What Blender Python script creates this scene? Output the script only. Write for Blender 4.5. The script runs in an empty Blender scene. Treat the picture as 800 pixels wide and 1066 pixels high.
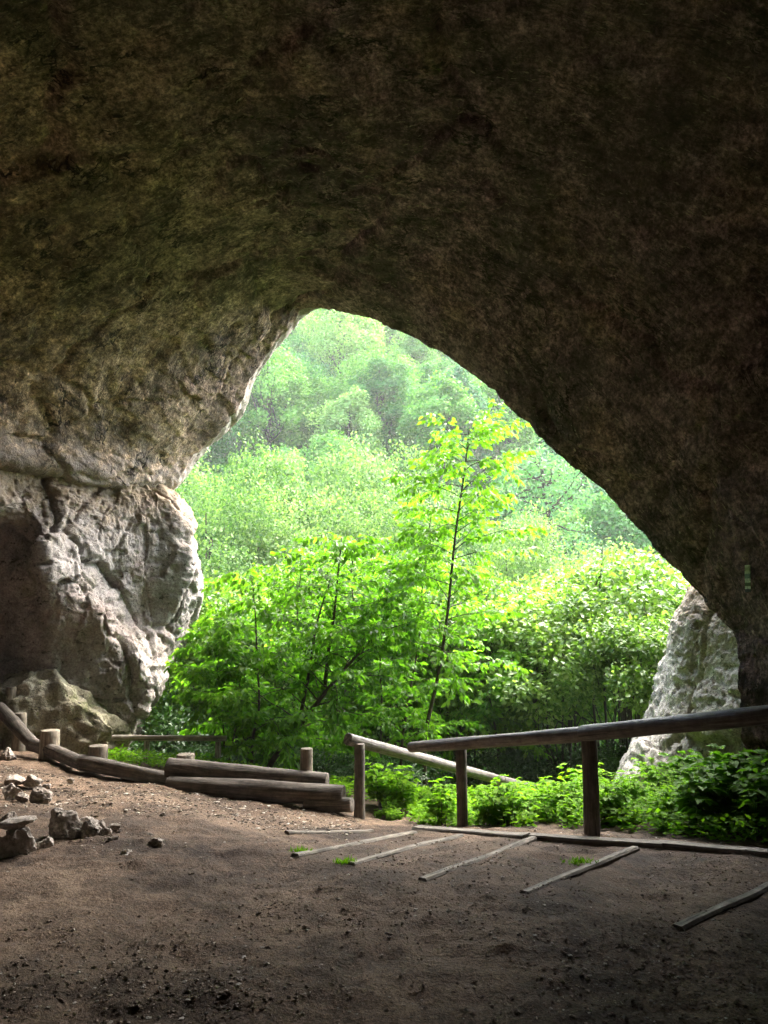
import bpy, math, random
import numpy as np
from mathutils import Vector

random.seed(7)
RNG = np.random.default_rng(7)
scene = bpy.context.scene
COL = scene.collection

# ------------------------------------------------------------------ camera
EYE = 1.6
TILT = math.radians(7.3)
FPX = 800.0
CT, ST = math.cos(TILT), math.sin(TILT)


def P(px, py, d):
    """world point seen at photo pixel (px, py), at ground distance d (world y)."""
    u = (px - 400.0) / FPX
    v = (py - 533.0) / FPX
    dx, dy, dz = u, CT + v * ST * 1.0, ST - v * CT
    k = d / dy
    return np.array([dx * k, d, EYE + dz * k])


def proj(p):
    y, z = p[1], p[2] - EYE
    f = y * CT + z * ST
    up = -y * ST + z * CT
    return 400 + FPX * p[0] / f, 533 - FPX * up / f


cam_data = bpy.data.cameras.new('camera')
cam_data.sensor_fit = 'VERTICAL'
cam_data.sensor_height = 36.0
cam_data.lens = 36.0 * FPX / 1066.0
cam_data.clip_start = 0.05
cam_data.clip_end = 2000
cam = bpy.data.objects.new('camera', cam_data)
COL.objects.link(cam)
cam.location = (0, 0, EYE)
cam.rotation_euler = (math.pi / 2 + TILT, 0, 0)
scene.camera = cam


# ------------------------------------------------------------------ noise
def _hash(ix, iy, iz, seed):
    h = (ix * 374761393 + iy * 668265263 + iz * 2147483647 + seed * 974634777) & 0xFFFFFFFF
    h = ((h ^ (h >> 13)) * 1274126177) & 0xFFFFFFFF
    h = ((h ^ (h >> 16)) * 2246822519) & 0xFFFFFFFF
    return ((h ^ (h >> 15)) & 0xFFFFFF).astype(np.float64) / 0xFFFFFF


def vnoise(p, seed=0):
    p = np.asarray(p, dtype=np.float64)
    i = np.floor(p).astype(np.int64)
    f = p - i
    u = f * f * f * (f * (f * 6 - 15) + 10)
    r = 0
    for dx in (0, 1):
        wx = u[:, 0] if dx else 1 - u[:, 0]
        for dy in (0, 1):
            wy = u[:, 1] if dy else 1 - u[:, 1]
            for dz in (0, 1):
                wz = u[:, 2] if dz else 1 - u[:, 2]
                r = r + wx * wy * wz * _hash(i[:, 0] + dx, i[:, 1] + dy, i[:, 2] + dz, seed)
    return r * 2 - 1


def fbm(p, octaves=4, seed=0, gain=0.5, lac=2.03):
    p = np.asarray(p, dtype=np.float64)
    a, r = 1.0, 0
    for k in range(octaves):
        r = r + a * vnoise(p + 17.3 * k, seed + k)
        p = p * lac
        a *= gain
    return r


def ridged(p, octaves=3, seed=0):
    p = np.asarray(p, dtype=np.float64)
    a, r = 1.0, 0
    for k in range(octaves):
        r = r + a * (1 - 2 * np.abs(vnoise(p + 11.7 * k, seed + k)))
        p = p * 2.1
        a *= 0.5
    return r


def worley(p, seed=0):
    """distance to nearest and second nearest random point, and the nearest cell's random number"""
    p = np.asarray(p, dtype=np.float64)
    i = np.floor(p).astype(np.int64)
    f1 = np.full(len(p), 9.0)
    f2 = np.full(len(p), 9.0)
    cid = np.zeros(len(p))
    for dx in (-1, 0, 1):
        for dy in (-1, 0, 1):
            for dz in (-1, 0, 1):
                c = i + np.array([dx, dy, dz])
                q = np.stack([_hash(c[:, 0], c[:, 1], c[:, 2], seed + k) for k in range(3)], -1) + c
                d = np.linalg.norm(q - p, axis=1)
                r = _hash(c[:, 0], c[:, 1], c[:, 2], seed + 5)
                near = d < f1
                f2 = np.where(near, f1, np.minimum(f2, d))
                cid = np.where(near, r, cid)
                f1 = np.where(near, d, f1)
    return f1, f2, cid


def facets(p, seed, tilt=0.5):
    """broken rock faces: every cell is a tilted plane; also the distance to the nearest crack"""
    p = np.asarray(p, dtype=np.float64)
    i = np.floor(p).astype(np.int64)
    f1 = np.full(len(p), 9.0)
    f2 = np.full(len(p), 9.0)
    h = np.zeros(len(p))
    for dx in (-1, 0, 1):
        for dy in (-1, 0, 1):
            for dz in (-1, 0, 1):
                c = i + np.array([dx, dy, dz])
                q = np.stack([_hash(c[:, 0], c[:, 1], c[:, 2], seed + k) for k in range(3)], -1) + c
                g = np.stack([_hash(c[:, 0], c[:, 1], c[:, 2], seed + 7 + k) for k in range(3)], -1) * 2 - 1
                e = p - q
                d = np.linalg.norm(e, axis=1)
                v = (e * g).sum(1) * tilt + (_hash(c[:, 0], c[:, 1], c[:, 2], seed + 11) - 0.5) * 0.6
                near = d < f1
                f2 = np.where(near, f1, np.minimum(f2, d))
                h = np.where(near, v, h)
                f1 = np.where(near, d, f1)
    return h, f2 - f1


def sstep(a, b, x):
    t = np.clip((np.asarray(x, dtype=float) - a) / (b - a), 0, 1)
    return t * t * (3 - 2 * t)


# ------------------------------------------------------------------ mesh helpers
def raw_mesh(name, verts, faces, smooth=True, uv=None):
    """faces: (n,k) int array, or list of lists"""
    me = bpy.data.meshes.new(name)
    verts = np.asarray(verts, dtype=np.float32)
    if isinstance(faces, np.ndarray):
        n, k = faces.shape
        loops = faces.astype(np.int32).ravel()
        starts = np.arange(0, n * k, k, dtype=np.int32)
        tot = np.full(n, k, dtype=np.int32)
    else:
        tot = np.array([len(f) for f in faces], dtype=np.int32)
        loops = np.array([i for f in faces for i in f], dtype=np.int32)
        starts = np.concatenate([[0], np.cumsum(tot)[:-1]]).astype(np.int32)
        n = len(tot)
    me.vertices.add(len(verts))
    me.vertices.foreach_set('co', verts.ravel())
    me.loops.add(len(loops))
    me.loops.foreach_set('vertex_index', loops)
    me.polygons.add(n)
    me.polygons.foreach_set('loop_start', starts)
    me.polygons.foreach_set('loop_total', tot)
    me.polygons.foreach_set('use_smooth', np.full(n, smooth, dtype=bool))
    if uv is not None:
        l = me.uv_layers.new(name='rock')
        l.data.foreach_set('uv', np.asarray(uv, dtype=np.float32)[loops].ravel())
    me.update()
    me.validate()
    return me


def obj(name, me, material=None, parent=None, loc=None):
    o = bpy.data.objects.new(name, me)
    COL.objects.link(o)
    if material is not None and not me.materials:
        me.materials.append(material)
    if parent is not None:
        o.parent = parent
    if loc is not None:
        o.location = [float(c) for c in loc]
    return o


def empty(name, loc=(0, 0, 0)):
    o = bpy.data.objects.new(name, None)
    o.empty_display_size = 0.1
    COL.objects.link(o)
    o.location = [float(c) for c in loc]
    return o


def tag(o, label=None, cat=None, group=None, kind=None):
    if label:
        o['label'] = label
    if cat:
        o['category'] = cat
    if group:
        o['group'] = group
    if kind:
        o['kind'] = kind
    return o


def grid_faces(nr, nc):
    a = np.arange(nr * nc).reshape(nr, nc)
    return np.stack([a[:-1, :-1], a[:-1, 1:], a[1:, 1:], a[1:, :-1]], -1).reshape(-1, 4)


def catmull(C, axis, n):
    """resample control array C along axis to n points per span (uniform Catmull-Rom)"""
    C = np.moveaxis(np.asarray(C, dtype=float), axis, 0)
    K = C.shape[0]
    ext = np.concatenate([2 * C[:1] - C[1:2], C, 2 * C[-1:] - C[-2:-1]], 0)
    out = []
    for k in range(K - 1):
        p0, p1, p2, p3 = ext[k], ext[k + 1], ext[k + 2], ext[k + 3]
        nn = n[k] if isinstance(n, (list, tuple)) else n
        t = np.linspace(0, 1, nn, endpoint=False).reshape((-1,) + (1,) * (C.ndim - 1))
        out.append(0.5 * ((2 * p1) + (-p0 + p2) * t + (2 * p0 - 5 * p1 + 4 * p2 - p3) * t ** 2
                          + (-p0 + 3 * p1 - 3 * p2 + p3) * t ** 3))
    out.append(C[-1:])
    return np.moveaxis(np.concatenate(out, 0), 0, axis)


def grid_normals(V):
    du = np.gradient(V, axis=0)
    dv = np.gradient(V, axis=1)
    n = np.cross(du, dv)
    return n / np.maximum(np.linalg.norm(n, axis=-1, keepdims=True), 1e-9)


class Tubes:
    """collects tapered tubes into one mesh"""

    def __init__(self):
        self.v, self.f, self.n = [], [], 0

    def add(self, pts, radii, sides=6, cap=True, jit=0.0, seed=0):
        pts = np.asarray(pts, dtype=float)
        m = len(pts)
        radii = np.broadcast_to(np.asarray(radii, dtype=float), (m,))
        tang = np.gradient(pts, axis=0)
        tang /= np.maximum(np.linalg.norm(tang, axis=1, keepdims=True), 1e-9)
        ref = np.array([0, 0, 1.0]) if abs(tang[0, 2]) < 0.8 else np.array([1.0, 0, 0])
        rs = np.random.RandomState(seed)
        a = np.linspace(0, 2 * np.pi, sides, endpoint=False)
        base = self.n
        for i in range(m):
            t = tang[i]
            x = np.cross(t, ref)
            x /= max(np.linalg.norm(x), 1e-9)
            y = np.cross(x, t)
            ref = y
            rr = radii[i] * (1 + jit * rs.uniform(-1, 1, sides)) if jit else radii[i]
            ring = pts[i] + (np.cos(a) * rr)[:, None] * x + (np.sin(a) * rr)[:, None] * y
            self.v.append(ring)
        for i in range(m - 1):
            for j in range(sides):
                k = (j + 1) % sides
                self.f.append((base + i * sides + j, base + i * sides + k, base + (i + 1) * sides + k, base + (i + 1) * sides + j))
        self.n += m * sides
        if cap:
            self.f.append(tuple(base + j for j in range(sides))[::-1])
            self.f.append(tuple(base + (m - 1) * sides + j for j in range(sides)))
        return self

    def mesh(self, name, smooth=True):
        return raw_mesh(name, np.concatenate(self.v), self.f, smooth)


def leaves_mesh(name, c, axis, nrm, L, W, fold=0.25, six=False):
    """c (N,3) leaf bases, axis unit long axis, nrm approx normal; L, W arrays"""
    c = np.asarray(c, float)
    N = len(c)
    axis = axis / np.maximum(np.linalg.norm(axis, axis=1, keepdims=True), 1e-9)
    side = np.cross(axis, nrm)
    side /= np.maximum(np.linalg.norm(side, axis=1, keepdims=True), 1e-9)
    up = np.cross(side, axis)
    L = np.broadcast_to(L, (N,))[:, None]
    W = np.broadcast_to(W, (N,))[:, None]
    lift = up * W * fold
    if not six:
        v = np.stack([c, c + axis * L * 0.42 + side * W * 0.5 + lift, c + axis * L, c + axis * L * 0.42 - side * W * 0.5 + lift], 1).reshape(-1, 3)
        b = np.arange(N)[:, None] * 4
        f = np.concatenate([b + np.array([[0, 1, 2]]), b + np.array([[0, 2, 3]])], 0)
    else:
        v = np.stack([c,
                      c + axis * L * 0.28 + side * W * 0.46 + lift, c + axis * L * 0.62 + side * W * 0.40 + lift - up * L * 0.03,
                      c + axis * L - up * L * 0.10,
                      c + axis * L * 0.62 - side * W * 0.40 + lift - up * L * 0.03, c + axis * L * 0.28 - side * W * 0.46 + lift,
                      c + axis * L * 0.45], 1).reshape(-1, 3)
        b = np.arange(N)[:, None] * 7
        f = np.concatenate([b + np.array([[0, 1, 2, 6]]), b + np.array([[6, 2, 3, 4]]), b + np.array([[0, 6, 4, 5]])], 0)
    return raw_mesh(name, v, f, True)


def unit(a):
    return a / np.maximum(np.linalg.norm(a, axis=-1, keepdims=True), 1e-9)


# ------------------------------------------------------------------ materials
class NT:
    def __init__(self, name):
        self.m = bpy.data.materials.new(name)
        self.m.use_nodes = True
        self.t = self.m.node_tree
        self.t.nodes.clear()
        self.out = self.t.nodes.new('ShaderNodeOutputMaterial')

    def n(self, kind, **kw):
        nd = self.t.nodes.new('ShaderNode' + kind)
        for k, v in kw.items():
            if k.startswith('i_'):
                key = k[2:]
                key = int(key) if key.isdigit() else key.replace('_', ' ')
                self.set(nd.inputs[key], v)
            else:
                setattr(nd, k, v)
        return nd

    def set(self, sock, v):
        if hasattr(v, 'is_output') or isinstance(v, bpy.types.NodeSocket):
            self.t.links.new(v, sock)
        elif isinstance(v, bpy.types.Node):
            self.t.links.new(v.outputs[0], sock)
        else:
            sock.default_value = v

    def noise(self, vec, scale, detail=4, rough=0.55, dist=0.0):
        nd = self.n('TexNoise', i_Scale=scale, i_Detail=detail, i_Roughness=rough, i_Distortion=dist)
        self.set(nd.inputs['Vector'], vec)
        return nd.outputs[0]

    def voro(self, vec, scale, feature='F1'):
        nd = self.n('TexVoronoi', i_Scale=scale, feature=feature)
        self.set(nd.inputs['Vector'], vec)
        return nd.outputs[0]

    def ramp(self, fac, stops, interp='LINEAR'):
        nd = self.n('ValToRGB')
        nd.color_ramp.interpolation = interp
        e = nd.color_ramp.elements
        while len(e) < len(stops):
            e.new(0.5)
        for k, (p, c) in enumerate(stops):
            e[k].position = p
            e[k].color = (c, c, c, 1) if isinstance(c, (int, float)) else (*c, 1)
        self.set(nd.inputs[0], fac)
        return nd.outputs[0]

    def mix(self, fac, a, b, blend='MIX'):
        nd = self.n('MixRGB', blend_type=blend)
        for s, v in zip(nd.inputs, (fac, a, b)):
            if isinstance(v, tuple) and len(v) == 3:
                v = (*v, 1)
            self.set(s, v)
        return nd.outputs[0]

    def math(self, op, a, b=0.0, clamp=False):
        nd = self.n('Math', operation=op, use_clamp=clamp)
        self.set(nd.inputs[0], a)
        self.set(nd.inputs[1], b)
        return nd.outputs[0]

    def bump(self, height, strength=0.5, dist=0.02, normal=None):
        nd = self.n('Bump', i_Strength=strength, i_Distance=dist)
        self.set(nd.inputs['Height'], height)
        if normal is not None:
            self.set(nd.inputs['Normal'], normal)
        return nd.outputs[0]

    def mapping(self, vec, scale=(1, 1, 1), rot=(0, 0, 0)):
        nd = self.n('Mapping')
        self.set(nd.inputs[0], vec)
        nd.inputs['Scale'].default_value = scale
        nd.inputs['Rotation'].default_value = rot
        return nd.outputs[0]

    def done(self, shader):
        self.t.links.new(shader.outputs[0] if isinstance(shader, bpy.types.Node) else shader, self.out.inputs[0])
        return self.m


def principled(t, color, rough=0.9, normal=None, spec=0.25):
    b = t.n('BsdfPrincipled')
    t.set(b.inputs['Base Color'], (*color, 1) if isinstance(color, tuple) and len(color) == 3 else color)
    t.set(b.inputs['Roughness'], rough)
    b.inputs['Specular IOR Level'].default_value = spec
    if normal is not None:
        t.set(b.inputs['Normal'], normal)
    return b


def mat_vault():
    t = NT('vault rock')
    geo = t.n('NewGeometry').outputs['Position']
    uv = t.n('UVMap', uv_map='rock').outputs[0]
    warp = t.n('TexNoise', i_Scale=0.9, i_Detail=3.0)
    t.set(warp.inputs['Vector'], geo)
    wuv = t.n('MixRGB', blend_type='ADD')
    wuv.inputs[0].default_value = 0.15
    t.set(wuv.inputs[1], uv)
    t.set(wuv.inputs[2], warp.outputs['Color'])
    st = t.mapping(wuv.outputs[0], (1.0, 2.6, 1.0))           # streaks run along the arch
    streak = t.noise(st, 4.5, 7, 0.7, 0.0)
    streak2 = t.noise(t.mapping(wuv.outputs[0], (1.6, 5.5, 1.0)), 6.0, 5, 0.7)
    big = t.noise(geo, 0.55, 4, 0.6)
    mid = t.noise(geo, 2.3, 6, 0.65)
    fine = t.noise(geo, 14, 6, 0.7)
    x = t.n('SeparateXYZ')
    t.set(x.inputs[0], geo)
    # ochre-green algae on the left of the vault, brown-grey on the right
    left = t.n('MapRange', i_1=-0.6, i_2=-4.0)
    t.set(left.inputs[0], t.math('ADD', x.outputs[0], t.math('MULTIPLY', t.math('SUBTRACT', big, 0.5), 5.0)))
    brown = t.ramp(mid, [(0.28, (0.120, 0.077, 0.084)), (0.5, (0.22, 0.143, 0.155)), (0.72, (0.335, 0.23, 0.25))])
    ochre = t.ramp(mid, [(0.28, (0.21, 0.147, 0.092)), (0.5, (0.40, 0.286, 0.185)), (0.72, (0.56, 0.42, 0.29))])
    col = t.mix(left.outputs[0], brown, ochre)
    pink = t.ramp(t.noise(geo, 1.1, 4, 0.6), [(0.52, 0.0), (0.7, 0.55)])
    col = t.mix(pink, col, (0.33, 0.22, 0.16))
    moss = t.ramp(t.noise(geo, 1.7, 5, 0.65), [(0.5, 0.0), (0.66, 0.6)])
    col = t.mix(t.math('MULTIPLY', moss, left.outputs[0]), col, (0.19, 0.155, 0.075))
    sc = t.ramp(streak, [(0.36, 0.35), (0.5, 0.85), (0.66, 1.25)])
    col = t.mix(0.55, col, sc, 'MULTIPLY')
    grain = t.noise(geo, 27, 9, 0.75)
    col = t.mix(0.85, col, t.ramp(fine, [(0.36, 0.42), (0.5, 0.95), (0.64, 1.55)]), 'MULTIPLY')
    col = t.mix(0.9, col, t.ramp(grain, [(0.38, 0.35), (0.5, 0.95), (0.62, 1.7)]), 'MULTIPLY')
    blot = t.noise(t.mapping(geo, (1.0, 1.0, 1.5)), 3.4, 7, 0.7)
    col = t.mix(0.8, col, t.ramp(blot, [(0.40, 0.45), (0.5, 0.95), (0.6, 1.4)]), 'MULTIPLY')
    low = t.n('MapRange', i_1=4.15, i_2=3.45)
    t.set(low.inputs[0], t.math('ADD', x.outputs[2], t.math('MULTIPLY', t.math('SUBTRACT', blot, 0.5), 2.2)))
    lowleft = t.math('MULTIPLY', low.outputs[0], t.ramp(left.outputs[0], [(0.4, 0.0), (0.7, 0.8)]))
    col = t.mix(lowleft, col, t.mix(grain, (0.17, 0.135, 0.115), (0.42, 0.36, 0.32)))
    soot = t.ramp(t.noise(geo, 0.8, 6, 0.72), [(0.47, 0.0), (0.60, 0.6)])
    col = t.mix(soot, col, (0.065, 0.052, 0.045))
    fleck = t.ramp(streak2, [(0.61, 0.0), (0.66, 0.75)])
    col = t.mix(fleck, col, (0.45, 0.38, 0.30))
    # short dark gashes that gather in places
    gash = t.noise(t.mapping(wuv.outputs[0], (1.0, 2.8, 1.0)), 6.0, 4, 0.65)
    gather = t.math('MULTIPLY', t.math('SUBTRACT', t.noise(geo, 1.2, 3), 0.5), 0.35)
    pits = t.ramp(t.math('SUBTRACT', gash, gather), [(0.27, 0.0), (0.35, 1.0)])
    col = t.mix(pits, (0.045, 0.036, 0.03), col)
    # a few long broken fissures: the zero line of a rough noise, kept only here and there
    fis = t.math('ABSOLUTE', t.math('SUBTRACT', t.noise(t.mapping(wuv.outputs[0], (1.0, 1.7, 1.0)), 0.75, 8, 0.6), 0.5))
    cr = t.ramp(fis, [(0.0035, 0.0), (0.011, 1.0)])
    cr = t.math('MAXIMUM', cr, t.ramp(t.noise(geo, 0.75, 4, 0.6), [(0.50, 1.0), (0.56, 0.0)]))
    # dark bedding joints, short and broken, along the arch
    bed = t.noise(t.mapping(wuv.outputs[0], (0.55, 6.0, 1.0)), 2.6, 5, 0.62)
    bd = t.ramp(t.math('ABSOLUTE', t.math('SUBTRACT', bed, 0.5)), [(0.004, 0.0), (0.016, 1.0)])
    bd = t.math('MAXIMUM', bd, t.ramp(t.noise(t.mapping(wuv.outputs[0], (0.8, 1.6, 1.0)), 1.5, 4, 0.6), [(0.52, 1.0), (0.57, 0.1)]))
    cr = t.math('MINIMUM', cr, bd)
    col = t.mix(cr, (0.04, 0.032, 0.027), col)
    grit = t.noise(geo, 42, 5, 0.7)
    h = t.math('ADD', t.math('MULTIPLY', streak, 0.3), t.math('ADD', t.math('MULTIPLY', mid, 0.35), t.math('ADD', t.math('MULTIPLY', fine, 0.8), t.math('MULTIPLY', grit, 0.14))))
    h = t.math('ADD', h, t.math('MULTIPLY', pits, 0.25))
    h = t.math('ADD', h, t.math('MULTIPLY', cr, 0.5))
    nrm = t.bump(h, 0.8, 0.07)
    return t.done(principled(t, col, 0.88, nrm, 0.25))


def mat_limestone(name, lo, mid_, hi, moss_amt=0.3, bump=0.06, tint=(0.33, 0.24, 0.20), dark=0.5, stain_z=None):
    t = NT(name)
    geo = t.n('NewGeometry')
    pos = geo.outputs['Position']
    n1 = t.noise(pos, 1.3, 6, 0.65)
    n2 = t.noise(pos, 6.0, 7, 0.7)
    n3 = t.noise(pos, 26, 6, 0.7)
    col = t.ramp(t.math('ADD', t.math('MULTIPLY', n1, 0.55), t.math('MULTIPLY', n2, 0.45)), [(0.3, lo), (0.48, mid_), (0.66, hi)])
    col = t.mix(t.ramp(t.noise(pos, 0.9, 4, 0.6), [(0.5, 0.0), (0.68, 0.6)]), col, tint)
    stain = t.ramp(t.noise(t.mapping(pos, (1, 1, 0.3)), 2.2, 6, 0.7, 0.5), [(0.5, 0.0), (0.68, dark)])
    col = t.mix(stain, col, (0.07, 0.06, 0.05))
    moss = t.ramp(t.noise(pos, 2.0, 6, 0.7), [(0.54, 0.0), (0.66, 1.0)])
    col = t.mix(t.math('MULTIPLY', moss, moss_amt), col, (0.11, 0.12, 0.045))
    pit = t.ramp(t.noise(t.mapping(pos, (1, 1, 1.6)), 9.0, 4, 0.65, 0.4), [(0.32, 0.0), (0.41, 1.0)])
    col = t.mix(pit, (0.08, 0.07, 0.055), col)
    col = t.mix(0.8, col, t.ramp(t.noise(pos, 34, 8, 0.75), [(0.38, 0.5), (0.5, 1.0), (0.62, 1.35)]), 'MULTIPLY')
    if stain_z is not None:
        z = t.n('SeparateXYZ')
        t.set(z.inputs[0], pos)
        mr = t.n('MapRange', i_1=stain_z[0], i_2=stain_z[1])
        t.set(mr.inputs[0], t.math('ADD', z.outputs[2], t.math('MULTIPLY', t.math('SUBTRACT', n2, 0.5), 2.6)))
        col = t.mix(mr.outputs[0], col, t.mix(n3, (0.10, 0.075, 0.05), (0.34, 0.255, 0.165)))
    h = t.math('ADD', t.math('MULTIPLY', n2, 1.0), t.math('MULTIPLY', n3, 0.28))
    h = t.math('ADD', h, t.math('MULTIPLY', pit, 0.4))
    nrm = t.bump(h, 0.9, bump)
    return t.done(principled(t, col, 0.9, nrm, 0.2))


def mat_ground():
    t = NT('trodden earth')
    geo = t.n('NewGeometry')
    pos = geo.outputs['Position']
    n1 = t.noise(pos, 0.9, 5, 0.6)
    n2 = t.noise(pos, 5, 6, 0.65)
    n3 = t.noise(pos, 40, 5, 0.7)
    col = t.ramp(n1, [(0.34, (0.072, 0.047, 0.031)), (0.5, (0.140, 0.095, 0.062)), (0.68, (0.21, 0.148, 0.10))])
    col = t.mix(0.8, col, t.ramp(n2, [(0.3, 0.55), (0.55, 1.0), (0.75, 1.3)]), 'MULTIPLY')
    col = t.mix(0.8, col, t.ramp(n3, [(0.3, 0.5), (0.5, 1.0), (0.7, 1.4)]), 'MULTIPLY')
    n4 = t.noise(pos, 95, 6, 0.75)
    col = t.mix(0.75, col, t.ramp(n4, [(0.37, 0.4), (0.5, 1.0), (0.63, 1.7)]), 'MULTIPLY')
    damp = t.ramp(t.noise(pos, 1.6, 6, 0.7), [(0.44, 0.45), (0.54, 1.0)])
    col = t.mix(0.8, col, damp, 'MULTIPLY')
    sp = t.n('SeparateXYZ')
    t.set(sp.inputs[0], pos)
    far = t.n('MapRange', i_1=10.5, i_2=14.0)
    t.set(far.inputs[0], sp.outputs[1])
    col = t.mix(far.outputs[0], col, t.ramp(t.noise(pos, 3, 5), [(0.35, (0.02, 0.035, 0.010)), (0.6, (0.035, 0.075, 0.018))]))
    h = t.math('ADD', t.math('MULTIPLY', n2, 0.6), t.math('MULTIPLY', n3, 0.5))
    nrm = t.bump(h, 0.8, 0.035)
    return t.done(principled(t, col, 0.92, nrm, 0.2))


def mat_wood(name, a, b, end=False, scale=1.0, rough=0.7):
    t = NT(name)
    tc = t.n('TexCoord').outputs['Object']
    pos = t.n('NewGeometry').outputs['Position']
    grain = t.noise(t.mapping(tc, (2.0, 34, 34)), 1.6 * scale, 6, 0.65, 0.6)
    big = t.noise(pos, 2.4, 4)
    col = t.ramp(grain, [(0.3, a), (0.55, tuple((x + y) / 2 for x, y in zip(a, b))), (0.75, b)])
    col = t.mix(0.7, col, t.ramp(big, [(0.3, 0.55), (0.6, 1.1)]), 'MULTIPLY')
    col = t.mix(0.8, col, t.ramp(t.noise(t.mapping(tc, (1.0, 13, 13)), 2.6, 7, 0.75), [(0.38, 0.5), (0.5, 1.0), (0.62, 1.45)]), 'MULTIPLY')
    col = t.mix(0.6, col, t.ramp(t.noise(pos, 9, 6, 0.7), [(0.40, 0.5), (0.52, 1.05), (0.62, 1.3)]), 'MULTIPLY')
    crack = t.ramp(t.noise(t.mapping(tc, (0.7, 16, 16)), 2.2, 4, 0.6), [(0.36, 0.0), (0.40, 1.0)])
    col = t.mix(crack, tuple(c * 0.25 for c in a), col)
    nrm = t.bump(t.math('ADD', grain, t.math('MULTIPLY', crack, 0.6)), 0.7, 0.012)
    return t.done(principled(t, col, rough, nrm, 0.35))


def mat_leaf(name, cols, trans=0.45, gloss=0.35, rough=0.45):
    t = NT(name)
    ri = t.n('NewGeometry').outputs['Random Per Island']
    oi = t.n('ObjectInfo').outputs['Random']
    fac = t.math('ADD', t.math('MULTIPLY', ri, 0.72), t.math('MULTIPLY', oi, 0.28))
    k = len(cols)
    col = t.ramp(fac, [(0.08 + 0.84 * i / (k - 1), c) for i, c in enumerate(cols)])
    b = principled(t, col, rough, None, gloss)
    tr = t.n('BsdfTranslucent')
    t.set(tr.inputs[0], t.mix(1.0, col, (1.22, 1.42, 0.6), 'MULTIPLY'))
    mx = t.n('MixShader')
    mx.inputs[0].default_value = trans
    t.set(mx.inputs[1], b)
    t.set(mx.inputs[2], tr)
    return t.done(mx)


def mat_plain(name, color, rough=0.8, nscale=12, var=0.4, bump=0.01, spec=0.2):
    t = NT(name)
    pos = t.n('NewGeometry').outputs['Position']
    n = t.noise(pos, nscale, 5, 0.65)
    col = t.mix(1.0, (*color, 1), t.ramp(n, [(0.3, 1 - var), (0.7, 1 + var)]), 'MULTIPLY')
    return t.done(principled(t, col, rough, t.bump(n, 0.6, bump), spec))


M_VAULT = mat_vault()
M_LIME = mat_limestone('pale limestone', (0.145, 0.123, 0.110), (0.26, 0.23, 0.208), (0.38, 0.345, 0.315), 0.3, 0.045, (0.34, 0.245, 0.205), 0.55, (2.55, 3.5))
M_LIME_W = mat_limestone('white limestone', (0.25, 0.23, 0.20), (0.42, 0.39, 0.345), (0.54, 0.51, 0.46), 0.12, 0.06, (0.36, 0.30, 0.25), 0.45, (1.15, 2.0))
M_MOSSROCK = mat_limestone('mossy limestone', (0.13, 0.115, 0.07), (0.25, 0.225, 0.15), (0.40, 0.37, 0.28), 0.8)
M_CLIFF = mat_limestone('cliff limestone', (0.2, 0.18, 0.15), (0.34, 0.31, 0.26), (0.46, 0.43, 0.37), 0.4)
M_GROUND = mat_ground()
M_RAIL = mat_wood('weathered rail wood', (0.075, 0.064, 0.055), (0.25, 0.225, 0.20), rough=0.55)
M_POST = mat_wood('dark post wood', (0.065, 0.053, 0.043), (0.18, 0.152, 0.125))
M_LOG = mat_wood('grey log wood', (0.055, 0.046, 0.037), (0.21, 0.18, 0.148), rough=0.8)
M_STAKE = mat_wood('pale stake wood', (0.11, 0.09, 0.065), (0.32, 0.275, 0.21), rough=0.85)
M_PALE = mat_wood('pale rail wood', (0.28, 0.24, 0.19), (0.58, 0.53, 0.45), rough=0.7)
M_STEP = mat_wood('pale step timber', (0.13, 0.11, 0.085), (0.33, 0.295, 0.235), rough=0.85)
M_STONE = mat_limestone('loose stone', (0.17, 0.14, 0.115), (0.32, 0.28, 0.24), (0.48, 0.44, 0.39), 0.1, 0.03, (0.3, 0.24, 0.19), 0.35)
M_BARK = mat_plain('young bark', (0.055, 0.045, 0.032), 0.85, 20, 0.5)
M_BARKG = mat_plain('grey bark', (0.05, 0.047, 0.036), 0.85, 14, 0.5)

L_BRIGHT = mat_leaf('sapling leaf', [(0.05, 0.13, 0.010), (0.085, 0.21, 0.013), (0.13, 0.28, 0.02), (0.19, 0.34, 0.04)], 0.60, 0.25)
L_MID = mat_leaf('bush leaf', [(0.035, 0.095, 0.014), (0.065, 0.15, 0.020), (0.12, 0.23, 0.024), (0.19, 0.29, 0.045)], 0.48, 0.3, 0.45)
L_WHITE = mat_leaf('silvery leaf', [(0.06, 0.13, 0.02), (0.12, 0.22, 0.035), (0.20, 0.32, 0.06), (0.30, 0.40, 0.13)], 0.48, 0.45, 0.4)
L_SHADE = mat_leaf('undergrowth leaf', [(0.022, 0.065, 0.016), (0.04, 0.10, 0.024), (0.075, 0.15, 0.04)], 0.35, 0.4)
L_HERB = mat_leaf('herb leaf', [(0.09, 0.20, 0.010), (0.15, 0.31, 0.014), (0.22, 0.40, 0.02)], 0.5, 0.08, 0.65)
L_LOBE = mat_leaf('broad herb leaf', [(0.065, 0.15, 0.012), (0.11, 0.24, 0.016), (0.16, 0.32, 0.024)], 0.45, 0.1, 0.65)
L_VAL = mat_leaf('valley leaf', [(0.045, 0.11, 0.03), (0.10, 0.19, 0.05), (0.16, 0.26, 0.08), (0.25, 0.34, 0.15)], 0.4, 0.15, 0.6)
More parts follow.
